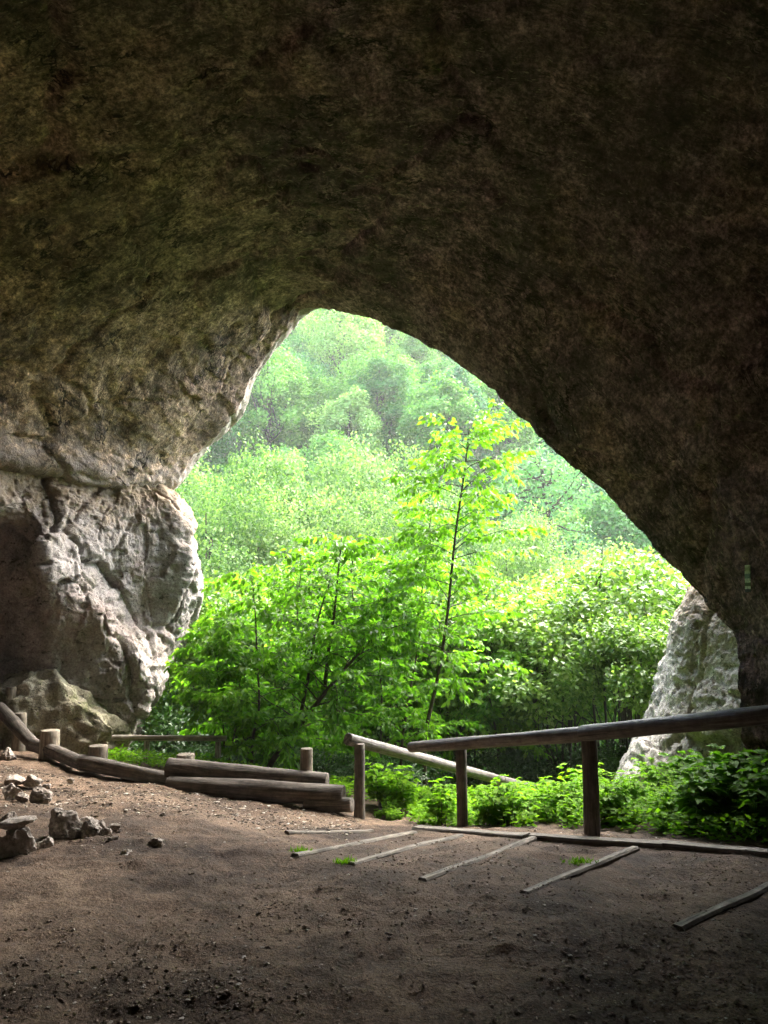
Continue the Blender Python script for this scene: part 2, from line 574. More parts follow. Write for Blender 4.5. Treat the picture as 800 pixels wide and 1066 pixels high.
L_FAR = [
    mat_leaf('deep green far leaf', [(0.039, 0.122, 0.029), (0.069, 0.192, 0.044), (0.116, 0.257, 0.061)], 0.35, 0.12, 0.6),
    mat_leaf('mid green far leaf', [(0.069, 0.177, 0.037), (0.116, 0.257, 0.049), (0.179, 0.338, 0.073)], 0.35, 0.12, 0.6),
    mat_leaf('pale green far leaf', [(0.124, 0.241, 0.061), (0.201, 0.338, 0.088), (0.309, 0.450, 0.145)], 0.35, 0.12, 0.6),
    mat_leaf('bluish far leaf', [(0.054, 0.145, 0.059), (0.093, 0.217, 0.090), (0.155, 0.289, 0.131)], 0.35, 0.12, 0.6),
]


# ------------------------------------------------------------------ ground
GC = [(400, 1066, 2.95), (0, 1066, 2.95), (800, 1066, 2.95), (0, 950, 4.05), (300, 950, 4.05), (600, 980, 3.7),
      (0, 900, 4.85), (150, 880, 5.25), (300, 888, 5.15), (437, 916, 4.56), (542, 930, 4.34), (705, 966, 3.87),
      (800, 985, 3.65), (560, 868, 6.6), (660, 881, 5.85), (800, 918, 4.95), (480, 866, 7.0), (430, 864, 7.3), (385, 864, 7.6),
      (300, 866, 6.3), (360, 901, 4.95), (617, 868, 6.3), (481, 860, 7.5), (373, 850, 8.0), (345, 840, 8.0), (250, 828, 8.2),
      (170, 820, 8.4), (100, 810, 8.75), (50, 796, 9.3), (0, 785, 10.0), (-60, 775, 11.0), (0, 840, 6.4), (100, 845, 6.3),
      (200, 850, 6.2), (800, 890, 5.75), (720, 855, 7.0), (680, 832, 8.2), (780, 830, 7.2), (560, 852, 8.4), (460, 848, 8.9),
      (400, 856, 8.6)]
_gp = np.array([P(*g) for g in GC] + [[x, y, 0.0] for x in (-6, -3, 0, 3, 6) for y in (-3, 0.5)]
               + [[6, 4, 0.1], [-6, 5, 0.05], [-6, 8, 0.0]])


def _rbf_fit(pts):
    n = len(pts)
    d = np.linalg.norm(pts[:, None, :2] - pts[None, :, :2], axis=2)
    A = np.zeros((n + 3, n + 3))
    A[:n, :n] = d + np.eye(n) * -0.15
    A[:n, n] = A[n, :n] = 1
    A[:n, n + 1:] = pts[:, :2]
    A[n + 1:, :n] = pts[:, :2].T
    b = np.zeros(n + 3)
    b[:n] = pts[:, 2]
    return np.linalg.solve(A, b)


_gw = _rbf_fit(_gp)


def terrain_out(x, y):
    v = -0.9 - 0.30 * np.clip(y - 9.0, 0, 25)                     # slope below the cave mouth
    v = v - 0.12 * np.clip(x - 4, 0, 20) * sstep(10, 25, y)
    crest = 120 - 90 * sstep(34, 120, x) + 4 * np.sin(x * 0.05 + 1)
    rise = 0.80 * np.clip(y - 34, 0, None)
    rise = crest * (1 - np.exp(-rise / crest * 1.15))
    p = np.stack([x * 0.05, y * 0.05, np.zeros_like(x)], -1)
    return v + rise + 1.6 * fbm(p, 3, 5) * sstep(14, 40, y)


def ground_z(x, y):
    x = np.atleast_1d(np.asarray(x, float))
    y = np.atleast_1d(np.asarray(y, float))
    cx, cy = np.clip(x, -6, 6), np.clip(y, -3, 11)
    r = np.zeros_like(cx)
    for s in range(0, len(cx), 20000):
        q = np.stack([cx[s:s + 20000], cy[s:s + 20000]], -1)
        d = np.linalg.norm(q[:, None] - _gp[None, :, :2], axis=2)
        r[s:s + 20000] = d @ _gw[:-3] + _gw[-3] + q @ _gw[-2:]
    # the mouth runs obliquely: further out on the left
    edge = 9.3 - 0.22 * cx
    w = sstep(0.0, 2.8, y - edge)
    return r * (1 - w) + terrain_out(x, y) * w


def gz(x, y):
    return float(ground_z(x, y)[0])


def ground_micro(x, y):
    p = np.stack([x, y, np.zeros_like(x)], -1)
    return 0.034 * fbm(p * 1.3, 4, 31) + 0.008 * ridged(p * 6.0, 3, 33) + 0.007 * fbm(p * 22, 2, 35) - 0.016 * sstep(0.35, 0.7, vnoise(p * 3.4, 37))


def ground_at(px, py, guess=6.0, lift=0.0):
    """point on the ground seen at a pixel (bisection along the ray)"""
    lo, hi = 2.0, 10.5
    for _ in range(40):
        m = (lo + hi) / 2
        q = P(px, py, m)
        if q[2] > gz(q[0], q[1]) + lift:
            lo = m
        else:
            hi = m
    return P(px, py, (lo + hi) / 2)


STEPS = [
    ((299, 865), (388, 864), 'thin pale step edge nearest the stacked logs, almost level in the picture', 0.060),
    ((308, 889), (432, 865), 'step timber with a grass tuft at its buried end, nearest the gap between rails', 0.060),
    ((366, 897), (480, 868), 'step timber half buried in earth below the thin post of the railing', 0.060),
    ((440, 914), (562, 869), 'long pale step timber with a dark sawn end between the railing posts', 0.060),
    ((546, 927), (662, 881), 'step timber crossing a grass tuft below the thick railing post', 0.060),
    ((706, 964), (812, 914), 'step timber at the right side of the picture running out of frame', 0.060),
]
KERB = [((433, 860), (548, 868), 'kerb board between the gap in the rails and the middle of the steps'),
        ((545, 867), (690, 877), 'kerb board at the foot of the thick railing post'),
        ((686, 876), (830, 888), 'kerb board in front of the leafy plants at the right')]
BOARDS = [(ground_at(*a, lift=0.03), ground_at(*b, lift=0.03)) for a, b, _, _ in STEPS]
KBOARDS = [(ground_at(*a, lift=0.05), ground_at(*b, lift=0.05)) for a, b, _ in KERB]
_segs = [(a, b, 0.018) for a, b in BOARDS] + [(a, b, 0.035) for a, b in KBOARDS]
_base_ground = ground_z


def ground_z(x, y):
    """the trodden earth lies against the straight timbers"""
    x = np.atleast_1d(np.asarray(x, float))
    y = np.atleast_1d(np.asarray(y, float))
    z = _base_ground(x, y)
    near = np.where((y > 3) & (y < 9.5) & (np.abs(x) < 6))[0]
    if len(near) == 0:
        return z
    qx, qy = x[near], y[near]
    num = np.zeros(len(near))
    den = np.zeros(len(near))
    for a, b, dz in _segs:
        e = b[:2] - a[:2]
        t = np.clip(((qx - a[0]) * e[0] + (qy - a[1]) * e[1]) / (e @ e), 0, 1)
        r = np.hypot(qx - a[0] - t * e[0], qy - a[1] - t * e[1])
        w = (1 - sstep(0.0, 0.55, r)) ** 2 / (r + 0.03)
        num += w * (a[2] + (b[2] - a[2]) * t - dz)
        den += w
    k = np.clip(den * 0.2, 0, 1)
    z[near] = z[near] * (1 - k) + k * np.where(den > 0, num / np.maximum(den, 1e-9), 0)
    return z


def micro_damp(x, y):
    m = np.ones(len(x))
    for a, b, _ in _segs:
        e = b[:2] - a[:2]
        t = np.clip(((x - a[0]) * e[0] + (y - a[1]) * e[1]) / (e @ e), 0, 1)
        r = np.hypot(x - a[0] - t * e[0], y - a[1] - t * e[1])
        m = np.minimum(m, 0.3 + 0.7 * sstep(0.05, 0.3, r))
    return m


def build_ground():
    def spaced(lo, hi, fine_lo, fine_hi, step, grow):
        a = list(np.arange(fine_lo, fine_hi, step))
        s, v = step, a[-1]
        while v < hi:
            s *= grow
            v += s
            a.append(v)
        s, v, b = step, a[0], []
        while v > lo:
            s *= grow
            v -= s
            b.append(v)
        return np.array(b[::-1] + a)
    xs = spaced(-400, 400, -6.0, 6.0, 0.033, 1.07)
    ys = spaced(-60, 420, 2.0, 11.0, 0.033, 1.045)
    X, Y = np.meshgrid(xs, ys)
    x, y = X.ravel(), Y.ravel()
    z = ground_z(x, y)
    near = 1 - sstep(11, 16, y)
    z = z + ground_micro(x, y) * near * micro_damp(x, y)
    # behind the cave everything is solid rock: nothing to see there
    me = raw_mesh('ground', np.stack([x, y, z], -1), grid_faces(len(ys), len(xs)))
    tag(obj('ground', me, M_GROUND), kind='structure')


build_ground()

# ------------------------------------------------------------------ the cave vault
MOUTH = [(80, 800, 13.2), (90, 660, 13.2), (128, 530, 12.9), (176, 509, 12.4), (203, 480, 12.4), (242, 440, 12.3), (262, 395, 12.1), (290, 355, 11.9),
         (326, 320, 11.4), (375, 329, 10.8), (420, 345, 10.5), (470, 375, 10.1), (520, 412, 9.75), (560, 446, 9.45), (600, 486, 9.1),
         (640, 527, 8.8), (682, 574, 8.45), (715, 608, 8.15), (742, 640, 7.9), (766, 668, 7.6), (771, 720, 7.4), (776, 800, 7.2), (780, 900, 7.1)]
MP = np.array([P(*m) for m in MOUTH])
# a ring further in, point for point with the mouth ring (x, y, z)
R1 = np.array([(-7.0, 11.4, -1.2), (-7.0, 11.3, 1.0), (-6.2, 10.9, 3.25), (-4.85, 10.2, 3.45), (-4.7, 10.1, 3.95), (-4.45, 9.9, 4.4), (-4.0, 9.7, 4.9), (-3.2, 9.5, 5.5),
               (-2.0, 9.3, 6.15), (-0.9, 9.0, 6.35), (0.0, 8.8, 6.25), (0.85, 8.5, 5.95), (1.6, 8.2, 5.5), (2.2, 7.9, 5.0), (2.7, 7.6, 4.4),
               (3.1, 7.3, 3.75), (3.4, 7.1, 3.1), (3.6, 6.9, 2.5), (3.72, 6.75, 1.95), (3.8, 6.65, 1.3), (3.82, 6.6, 0.6), (3.82, 6.5, -0.2), (3.85, 6.4, -1.1)])
R2 = np.array([(-8.6, 8.0, -1.2), (-8.7, 7.9, 1.0), (-8.3, 7.6, 3.0), (-7.2, 7.0, 3.4), (-6.9, 7.0, 3.7), (-6.4, 6.9, 4.4), (-5.6, 6.8, 5.1), (-4.5, 6.7, 5.8),
               (-3.0, 6.5, 6.4), (-1.6, 6.3, 6.7), (-0.3, 6.1, 6.7), (0.9, 5.9, 6.5), (1.9, 5.7, 6.15), (2.8, 5.5, 5.65), (3.5, 5.3, 5.05),
               (4.1, 5.1, 4.35), (4.5, 5.0, 3.6), (4.8, 4.9, 2.9), (5.0, 4.8, 2.2), (5.1, 4.8, 1.5), (5.15, 4.7, 0.7), (5.2, 4.7, -0.2), (5.2, 4.6, -1.1)])


def ring_scaled(R, y, sx, sz, dx=0.0):
    o = R.copy()
    o[:, 1] = y + (R[:, 1] - 5.7) * 0.3
    o[:, 0] = R[:, 0] * sx + dx
    o[:, 2] = np.where(R[:, 2] > 0, R[:, 2] * sz, R[:, 2])
    return o


R3 = ring_scaled(R2, 2.5, 1.06, 1.04)
R4 = ring_scaled(R2, -2.0, 0.98, 0.96)
R5 = ring_scaled(R2, -6.5, 0.75, 0.75)
R6 = ring_scaled(R2, -9.0, 0.25, 0.3)
AXIS = np.array([-0.3, 0, 1.4])


def rock_disp(p):
    """radial displacement length of the vault, by position (so adjoining sheets agree)"""
    d = 0.10 * fbm(p * 0.5, 2, 11) + 0.014 * fbm(p * 3.1, 3, 41) + 0.008 * ridged(p * np.array([7, 9, 11]), 3, 43) + 0.006 * fbm(p * 17, 2, 47)
    wp = p + 0.16 * np.stack([fbm(p * 1.3 + k * 31, 4, 81 + k) for k in range(3)], -1)
    for sc, a, cr in (((0.42, 0.5, 0.6), 0.16, 0.05), ((1.25, 1.4, 2.0), 0.055, 0.014), ((3.6, 4.2, 6.5), 0.020, 0.004)):
        h, e = facets(wp * np.array(sc), int(sc[0] * 100))
        d += a * h + cr * (1 - sstep(0.0, 0.06, e))
    # ledges: bedding planes dipping to the right
    b = (p[:, 2] * 0.85 + p[:, 0] * 0.35 + p[:, 1] * 0.25 + 0.25 * fbm(p * 0.9, 3, 51)) * 3.2
    saw = b - np.floor(b)
    d += 0.03 * (saw - 0.5) * (0.5 + 0.5 * vnoise(p * 0.8, 61))
    # scattered hollows
    h = vnoise(p * 2.1, 71)
    d += 0.05 * sstep(0.5, 0.75, h)
    return d * (1 - 0.5 * sstep(-0.3, 1.3, p[:, 0]))


def displaced(V, amp=1.0):
    shp = V.shape
    p = V.reshape(-1, 3)
    r = p - AXIS
    r[:, 1] = 0
    r = unit(r)
    return (p + r * (rock_disp(p) * amp)[:, None]).reshape(shp)


def build_vault():
    C = np.stack([MP, R1, R2, R3, R4, R5, R6])
    D = catmull(C, 1, 26)
    D = catmull(D, 0, [90, 80, 60, 16, 10, 8])
    nr, nc = D.shape[:2]
    seg_s = np.linalg.norm(np.diff(D, axis=1), axis=2)
    seg_t = np.linalg.norm(np.diff(D, axis=0), axis=2)
    s = np.concatenate([np.zeros((nr, 1)), np.cumsum(seg_s, 1)], 1)
    s = s - s[:, 9 * 26:9 * 26 + 1]
    tt = np.concatenate([np.zeros((1, nc)), np.cumsum(seg_t, 0)], 0)
    tt = np.repeat(tt.mean(1, keepdims=True), nc, 1)
    V = displaced(D)
    # join at the back so that no light leaks in
    V[-1] = V[-1] * 0.2 + V[-1].mean(0) * 0.8
    me = raw_mesh('cave_vault', V.reshape(-1, 3), grid_faces(nr, nc), True, np.stack([s.ravel(), tt.ravel()], -1))
    o = obj('cave_vault', me, M_VAULT)
    tag(o, kind='structure')
    # back wall
    vb = V[-1]
    c = vb.mean(0) + np.array([0, -0.3, 0])
    n = len(vb)
    # outer cliff face round the mouth
    cen = MP.mean(0)
    out = unit(np.array([0.55, 0.83, 0.0]))
    E = [MP]
    for k, off in ((1.08, 0.35), (1.35, 0.7), (2.2, 1.0), (4.5, 1.0)):
        r = cen + (MP - cen) * np.array([k, k, k]) + out * off
        r[:, 2] = np.where(MP[:, 2] > 0.5, cen[2] + (MP[:, 2] - cen[2]) * k, np.minimum(MP[:, 2], -1.5 - 1.0 * (k - 1)))
        E.append(r)
    E = np.stack(E)
    D = catmull(E, 1, 26)
    D = catmull(D, 0, [16, 16, 16, 16])
    V2 = displaced(D)
    ss = np.repeat(s[:1], D.shape[0], 0)
    t2 = np.repeat(np.linspace(0, 12, D.shape[0])[:, None], D.shape[1], 1)
    me = raw_mesh('cliff_face', V2.reshape(-1, 3), grid_faces(*D.shape[:2]), True, np.stack([ss.ravel(), t2.ravel()], -1))
    tag(obj('cliff_face', me, M_CLIFF), kind='structure')


build_vault()


def rock_sheet(name, ctrl, n1, n2, material, amp=1.0, seed=0, flip=1, layers=(((0.85, 0.85, 0.6), 0.24, 0.05), ((2.3, 2.3, 1.8), 0.08, 0.015), ((6.5, 6.5, 7.5), 0.022, 0.006))):
    V = catmull(catmull(np.array(ctrl), 0, n1), 1, n2)
    N = grid_normals(V) * flip
    p = V.reshape(-1, 3)
    d = 0.06 * fbm(p * 0.8, 2, seed + 1) + 0.012 * fbm(p * 7, 3, seed + 9) + 0.009 * ridged(p * np.array([14, 14, 20]), 3, seed + 11)
    wp = p + 0.10 * np.stack([fbm(p * 1.7 + k * 31, 4, seed + 20 + k) for k in range(3)], -1)
    for sc, amp_c, cr in layers:
        h, edge = facets(wp * np.array(sc), seed + int(sc[0] * 10))
        d += amp_c * h - cr * (1 - sstep(0.0, 0.07, edge))
    d -= 0.035 * sstep(0.45, 0.6, vnoise(p * np.array([5.2, 5.2, 8.5]), seed + 13))
    V = V + (N.reshape(-1, 3) * (d * amp)[:, None]).reshape(V.shape)
    return raw_mesh(name, V.reshape(-1, 3), grid_faces(*V.shape[:2]), True)


def build_left_rock():
    # rows from top to bottom: (py, edge px, [(px, depth) ...])
    crack = {480: 30, 505: 35, 530: 45, 560: 70, 600: 97, 640: 128, 680: 158, 720: 172, 750: 150, 790: 140, 850: 138}
    edge = {480: 146, 505: 170, 530: 188, 560: 196, 600: 201, 640: 195, 680: 176, 720: 158, 750: 142, 790: 132, 850: 130}
    ctrl = []
    for py in sorted(edge):
        e = edge[py]
        c = crack[py]
        row = []
        cols = [-110, -50, -10, 20, 45, 70, 95, 115, 130, 145, 160]
        cols = [min(x, e - 1 - (160 - x) * 0.12) for x in cols]
        for px in cols:
            d_up = 10.25 + (px - 27) / 150 * 1.85
            d_lo = 11.5 + (px + 60) / 260 * 0.7
            d = d_up + (d_lo - d_up) * float(sstep(540, 700, py))
            b = sstep(c + 16, c - 8, px) if False else 1 - sstep(c - 12, c + 14, px)
            b *= sstep(530, 640, py) if py < 640 else 1.0
            b *= 0.35 + 0.65 * sstep(-120, 60, px)
            d -= 0.6 * b
            if py < 560:                                            # undercut under the overhang on the far left
                d += 0.12 * (1 - sstep(505, 560, py))
            if px < 40 and 540 < py < 700:
                d += 0.7 * (1 - sstep(0, 55, px))
            row.append(P(px, py, d))
        base = 12.2 - (0.55 if py >= 700 else 0)
        row.append(P(e, py, base))
        q = P(e, py, base)
        row.append(q + np.array([-0.05, 0.7, 0]))
        row.append(q + np.array([-0.7, 2.2, 0]))
        row.append(q + np.array([-3.0, 3.6, 0]))
        ctrl.append(row)
    ctrl = np.array(ctrl)
    me = rock_sheet('rock_wall', ctrl, 28, 20, M_LIME, 1.0, 101, 1)
    o = obj('rock_wall', me, M_LIME)
    tag(o, 'pale grey limestone rock mass at the left edge of the cave mouth', 'rock wall')


def build_right_rock():
    edge = {560: 768, 600: 745, 632: 726, 655: 717, 690: 712, 740: 701, 790: 682, 830: 662, 880: 645, 940: 640}
    ctrl = []
    for py in sorted(edge):
        e = edge[py]
        q = P(e, py, 9.1 - 0.7 * sstep(690, 900, py))
        row = [q + np.array([3.0, 3.2, 0]), q + np.array([0.6, 1.8, 0]), q + np.array([0.04, 0.6, 0]), q]
        for k, f in enumerate((0.25, 0.5, 0.75, 1.0, 1.4)):
            px = e + (800 - e) * f
            d = q[1] - 1.25 * min(f, 1.0) - (0.25 if f > 1.2 else 0)
            row.append(P(px, py, d))
        ctrl.append(row)
    ctrl = np.array(ctrl)
    me = rock_sheet('rock_wall', ctrl, 20, 22, M_LIME_W, 0.9, 151, 1, (((1.0, 1.0, 0.8), 0.16, 0.03), ((3.0, 3.0, 8.0), 0.045, 0.018), ((7.0, 7.0, 18.0), 0.016, 0.008)))
    o = obj('rock_wall', me, M_LIME_W)
    tag(o, 'whitish pitted limestone foot at the right edge of the cave mouth', 'rock wall')


build_left_rock()
build_right_rock()


def rock_blob(name, size, seed, sub=5, rough=1.0, angular=0.5, flat=0.0):
    """an irregular stone centred on its base"""
    import bmesh
    bm = bmesh.new()
    bmesh.ops.create_icosphere(bm, subdivisions=sub, radius=1.0)
    v = np.array([w.co[:] for w in bm.verts])
    f = np.array([[w.index for w in fc.verts] for fc in bm.faces])
    bm.free()
    rs = np.random.RandomState(seed)
    # cut by random planes for a broken, angular look
    for k in range(16):
        n = unit(rs.normal(size=3))
        h = rs.uniform(0.5, 0.85)
        over = np.maximum(v @ n - h, 0)
        v = v - n * (over * angular)[:, None]
    off = rs.uniform(0, 50, 3)
    d = 0.14 * fbm(v * 1.2 + off, 3, seed) + rough * (0.09 * ridged(v * 2.6 + off, 3, seed + 3) + 0.04 * fbm(v * 7 + off, 2, seed + 6))
    v = v * (1 + d)[:, None]
    lo, hi = v.min(0), v.max(0)
    v = (v - (lo + hi) / 2) / ((hi - lo) / 2)
    v = v * np.array(size) * 0.5
    v[:, 2] -= v[:, 2].min() * (1 - 0.18)
    return raw_mesh(name, v, f, True)


# mossy boulder behind the log edging, far left
bo = obj('boulder', rock_blob('boulder', (2.1, 1.3, 1.75), 5, 6, 1.3, 0.8), M_MOSSROCK, loc=P(22, 815, 11.15))
bo.rotation_euler = (0, math.radians(28), math.radians(12))
tag(bo, 'mossy sloping boulder behind the short stakes at the foot of the left rock', 'boulder')


# ------------------------------------------------------------------ timber
def log_obj(name, a, b, ra, rb, material, parent=None, sides=20, sag=0.0, seed=0, bend=0.0, mids=None, grade=10):
    """round timber from a to b; object origin at a, local X along the log"""
    a, b = np.array(a, float), np.array(b, float)
    L = np.linalg.norm(b - a)
    n = grade
    t = np.linspace(0, 1, n + 1)
    rs = np.random.RandomState(seed)
    off = rs.uniform(0, 100)
    x = t * L
    yy = bend * np.sin(t * np.pi)
    zz = -sag * np.sin(t * np.pi)
    ang = np.linspace(0, 2 * np.pi, sides, endpoint=False)
    # rounded end: extra rings
    xs = np.concatenate([[0.0, 0.0], x[:1] + 0.006, x[1:-1], x[-1:] - 0.006, [L, L]])
    rr0 = ra + (rb - ra) * np.clip(xs / L, 0, 1)
    sc = np.concatenate([[0.5, 0.94], [1.0], np.ones(len(x) - 2), [1.0], [0.94, 0.5]])
    yy = np.interp(xs, x, yy)
    zz = np.interp(xs, x, zz)
    A, X = np.meshgrid(ang, xs)
    nz = np.stack([X * 1.6 + off, np.cos(A) * 1.3, np.sin(A) * 1.3], -1).reshape(-1, 3)
    dr = (1 + 0.10 * fbm(nz, 3, seed)).reshape(X.shape)
    R = (rr0 * sc)[:, None] * dr
    V = np.stack([X, yy[:, None] + np.cos(A) * R, zz[:, None] + np.sin(A) * R], -1)
    m = len(xs)
    faces = []
    for i in range(m - 1):
        for j in range(sides):
            k = (j + 1) % sides
            faces.append((i * sides + j, (i + 1) * sides + j, (i + 1) * sides + k, i * sides + k))
    v = V.reshape(-1, 3)
    v = np.concatenate([v, [[0, yy[0], zz[0]], [L, yy[-1], zz[-1]]]])
    c0, c1 = len(v) - 2, len(v) - 1
    for j in range(sides):
        k = (j + 1) % sides
        faces.append((c0, j, k))
        faces.append((c1, (m - 1) * sides + k, (m - 1) * sides + j))
    me = raw_mesh(name, v, faces, True)
    o = obj(name, me, material, parent, loc=a)
    d = Vector(b - a)
    q = d.to_track_quat('X', 'Z')
    o.rotation_mode = 'QUATERNION'
    o.rotation_quaternion = q
    return o


def rel(o, root):
    """parent o to the empty root (unrotated) keeping its place"""
    o.parent = root
    o.location = o.location - root.location
    return o


def post_at(px, base_py, top_py, d, r, root=None, name='post', seed=0, material=None, lean=0.0):
    b = P(px, base_py, d)
    t = P(px, top_py, d)
    t[0] = b[0] + lean
    g = b.copy()
    g[2] = min(gz(b[0], b[1]), b[2]) - 0.15
    return log_obj(name, g, t, r * 1.04, r * 0.98, material or M_POST, root, 18, seed=seed)


# main handrail
root = empty('handrail', P(617, 868, 6.3))
tag(root, 'dark round-log handrail across the right side beside the earth steps', 'railing', 'wooden handrails')
r1a, r1m, r1b = P(428, 778, 7.85), P(609, 764, 6.3), P(860, 738, 4.85)
rel(log_obj('rail', r1a, r1m + np.array([0.02, 0, 0.0]), 0.052, 0.060, M_RAIL, seed=3, sides=24, grade=20), root)
rel(log_obj('rail', r1m + np.array([-0.02, 0.0, 0.004]), r1b, 0.062, 0.064, M_RAIL, seed=8, sides=24, grade=20), root)
rel(post_at(481.5, 862, 779, 7.45, 0.052, seed=4), root)
rel(post_at(616.5, 870, 768, 6.3, 0.062, seed=5), root)
rel(post_at(862, 905, 744, 4.87, 0.062, seed=6), root)

# second handrail, down the outer path
root = empty('handrail', P(373, 850, 8.05))
tag(root, 'sloping handrail descending behind the dark log railing, one end on a short post', 'railing', 'wooden handrails')
a, b = P(362, 769, 8.0), P(600, 833, 11.6)
rel(log_obj('rail', a, b, 0.060, 0.058, M_RAIL, seed=13, sides=24, grade=20), root)
rel(post_at(374, 852, 774, 8.05, 0.055, seed=14), root)
rel(post_at(560, 880, 822, 11.0, 0.055, seed=15), root)

# third handrail, beyond the log edging on the left
root = empty('handrail', P(151, 800, 10.35))
tag(root, 'pale level handrail below the left rock, beyond the log edging', 'railing', 'wooden handrails')
rel(log_obj('rail', P(117, 768, 10.35), P(236, 768.5, 10.4), 0.038, 0.036, M_PALE, seed=23), root)
rel(post_at(151, 830, 771, 10.35, 0.038, seed=24, material=M_PALE), root)
rel(post_at(226, 830, 772, 10.4, 0.038, seed=25, material=M_PALE), root)

# log edging: logs, each a thing
LOGS = [
    ((-40, 708, 11.3), (3, 741, 10.55), 0.082, 'log edging piece farthest left, half outside the picture', 0),
    ((0, 737, 10.6), (36, 776, 9.75), 0.082, 'steeply foreshortened grey edging log passing the two tallest left stakes', 0),
    ((33, 775, 9.8), (87, 796, 8.85), 0.080, 'grey edging log with a split end beside the third stake from the left', 0),
    ((84, 793, 8.9), (218, 822, 8.25), 0.085, 'long smooth edging log in front of the low stake at its left end', 0),
    ((176, 818, 8.3), (358, 829, 7.95), 0.105, 'long lower log under the stacked log at the right end of the edging', 0),
    ((175, 799, 8.42), (341, 815, 8.15), 0.095, 'upper log stacked on the edging, in front of the tall cut stump', 0),
    ((318, 838, 7.98), (367, 838, 7.85), 0.075, 'short lowest log end at the right foot of the stacked edging', 0),
]
for k, (a, b, r, lab, _) in enumerate(LOGS):
    o = log_obj('edging_log', P(*a), P(*b), r, r * 0.96, M_LOG, seed=40 + k, sides=24, grade=24, bend=0.02 if k > 1 else 0.0)
    tag(o, lab, 'log', 'logs edging the cave floor')
# squared sleepers under the first logs where they stand on the slope
STAKES = [
    ((8.5, 715, 775, 10.75), 0.072, 'tall thin stake at the far left end of the log edging'),
    ((19, 742, 785, 10.4), 0.082, 'short cut stake second from the left behind the edging'),
    ((50, 760, 805, 9.55), 0.112, 'thick short stake behind the third edging log'),
    ((101, 776, 815, 8.98), 0.105, 'flat topped stake at the left end of the long smooth log'),
    ((192, 785, 830, 8.62), 0.100, 'low wide stake just showing above the stacked upper log'),
    ((319, 779, 835, 8.28), 0.068, 'tall brown cut stump at the right end of the stacked logs'),
]
for k, ((px, top, base, d), r, lab) in enumerate(STAKES):
    o = post_at(px, base, top, d, r, name='stake', seed=60 + k, material=M_STAKE)
    tag(o, lab, 'stake', 'stakes holding the log edging')


# flat timbers: earth steps and the kerb along the railing
def board_obj(name, a, b, w, h, material, seed=0, over=0.020):
    """squared timber lying on the ground from a to b (top centre line)"""
    a, b = np.array(a, float), np.array(b, float)
    L = np.linalg.norm(b - a)
    n = 24
    rs = np.random.RandomState(seed)
    xs = np.linspace(0, L, n)
    prof = np.array([(-w / 2, -h), (-w / 2, -0.012), (-w / 2 + 0.012, 0), (w / 2 - 0.012, 0), (w / 2, -0.012), (w / 2, -h)])
    dz = np.zeros(n)
    V = []
    for i, x in enumerate(xs):
        e = 0.004 if i in (0, n - 1) else 0
        q = prof.copy()
        nz = fbm(np.stack([np.full(6, x * 2.0 + seed * 7), q[:, 0] * 8, q[:, 1] * 8], -1), 3, seed)
        q = q + np.stack([nz * 0.004, nz * 0.004], -1)
        V.append(np.column_stack([np.full(6, x), q[:, 0], q[:, 1] + dz[i]]))
    V = np.array(V)
    f = []
    for i in range(n - 1):
        for j in range(6):
            k = (j + 1) % 6
            f.append((i * 6 + j, (i + 1) * 6 + j, (i + 1) * 6 + k, i * 6 + k))
    f.append(tuple(range(6)))
    f.append(tuple((n - 1) * 6 + j for j in range(6))[::-1])
    me = raw_mesh(name, V.reshape(-1, 3), f, False)
    o = obj(name, me, material, loc=a)
    o.rotation_mode = 'QUATERNION'
    o.rotation_quaternion = Vector(b - a).to_track_quat('X', 'Z')
    return o


STEP_PTS = []
for k, (a, b, lab, w) in enumerate(STEPS):
    pa, pb = BOARDS[k]
    STEP_PTS.append((pa, pb))
    tag(board_obj('step_timber', pa, pb, w, 0.14, M_STEP, 80 + k), lab, 'step', 'timber edges of the earth steps')
for k, (a, b, lab) in enumerate(KERB):
    tag(board_obj('kerb_board', *KBOARDS[k], 0.11, 0.2, M_STEP, 90 + k), lab, 'board', 'kerb boards under the railing')

# ------------------------------------------------------------------ stones
STONES = [  # px, base py, width px, height px, label
    (60, 875, 29, 26, 'largest dark rounded stone in the small heap'),
    (76, 876, 13, 13, 'small round stone against the right side of the largest heap stone'),
    (90, 876, 19, 18, 'pale lumpy stone in the front of the small heap'),
    (87, 866, 17, 13, 'flat stone at the back of the heap behind the pale lumpy one'),
    (101, 870, 15, 13, 'upright stone in the middle right of the heap'),
    (108, 874, 12, 10, 'small pale stone near the right end of the heap'),
    (118, 868, 13, 9, 'flat light stone at the right end of the heap'),
    (115, 881, 13, 9, 'flat stone just in front of the right end of the heap'),
    (44, 887, 16, 13, 'squarish stone in front of the largest heap stone'),
    (31, 880, 12, 7, 'low flat stone between the slab block and the heap'),
    (10, 896, 31, 30, 'big block at the left edge carrying a flat slab'),
    (39, 836, 22, 14, 'pale stone with a flat bright top above the heap'),
    (33, 819, 17, 11, 'brownish stone lying behind the pale flat topped stone'),
    (7, 832, 20, 13, 'stone at the left edge behind the slab block'),
    (22, 834, 13, 8, 'low stone between the left edge stone and the pale flat topped one'),
    (6, 795, 16, 14, 'whitish stone at the foot of the log edging on the far left'),
    (5, 858, 14, 11, 'stone at the left edge just above the slab'),
    (160, 885, 16, 11, 'dark lone stone on the trodden earth right of the heap'),
    (131, 893, 12, 8, 'small dark angular stone in front of the lone stone'),
    (156, 872, 7, 5, 'tiny stone behind the dark lone stone'),
    (168, 852, 9, 6, 'small dark stone halfway between heap and log edging'),
    (73, 815, 7, 5, 'little stone near the second edging log'),
    (14, 818, 24, 8, 'flat pale slab half buried behind the left edge stones'),
    (47, 822, 9, 6, 'small stone touching the brownish stone'),
]
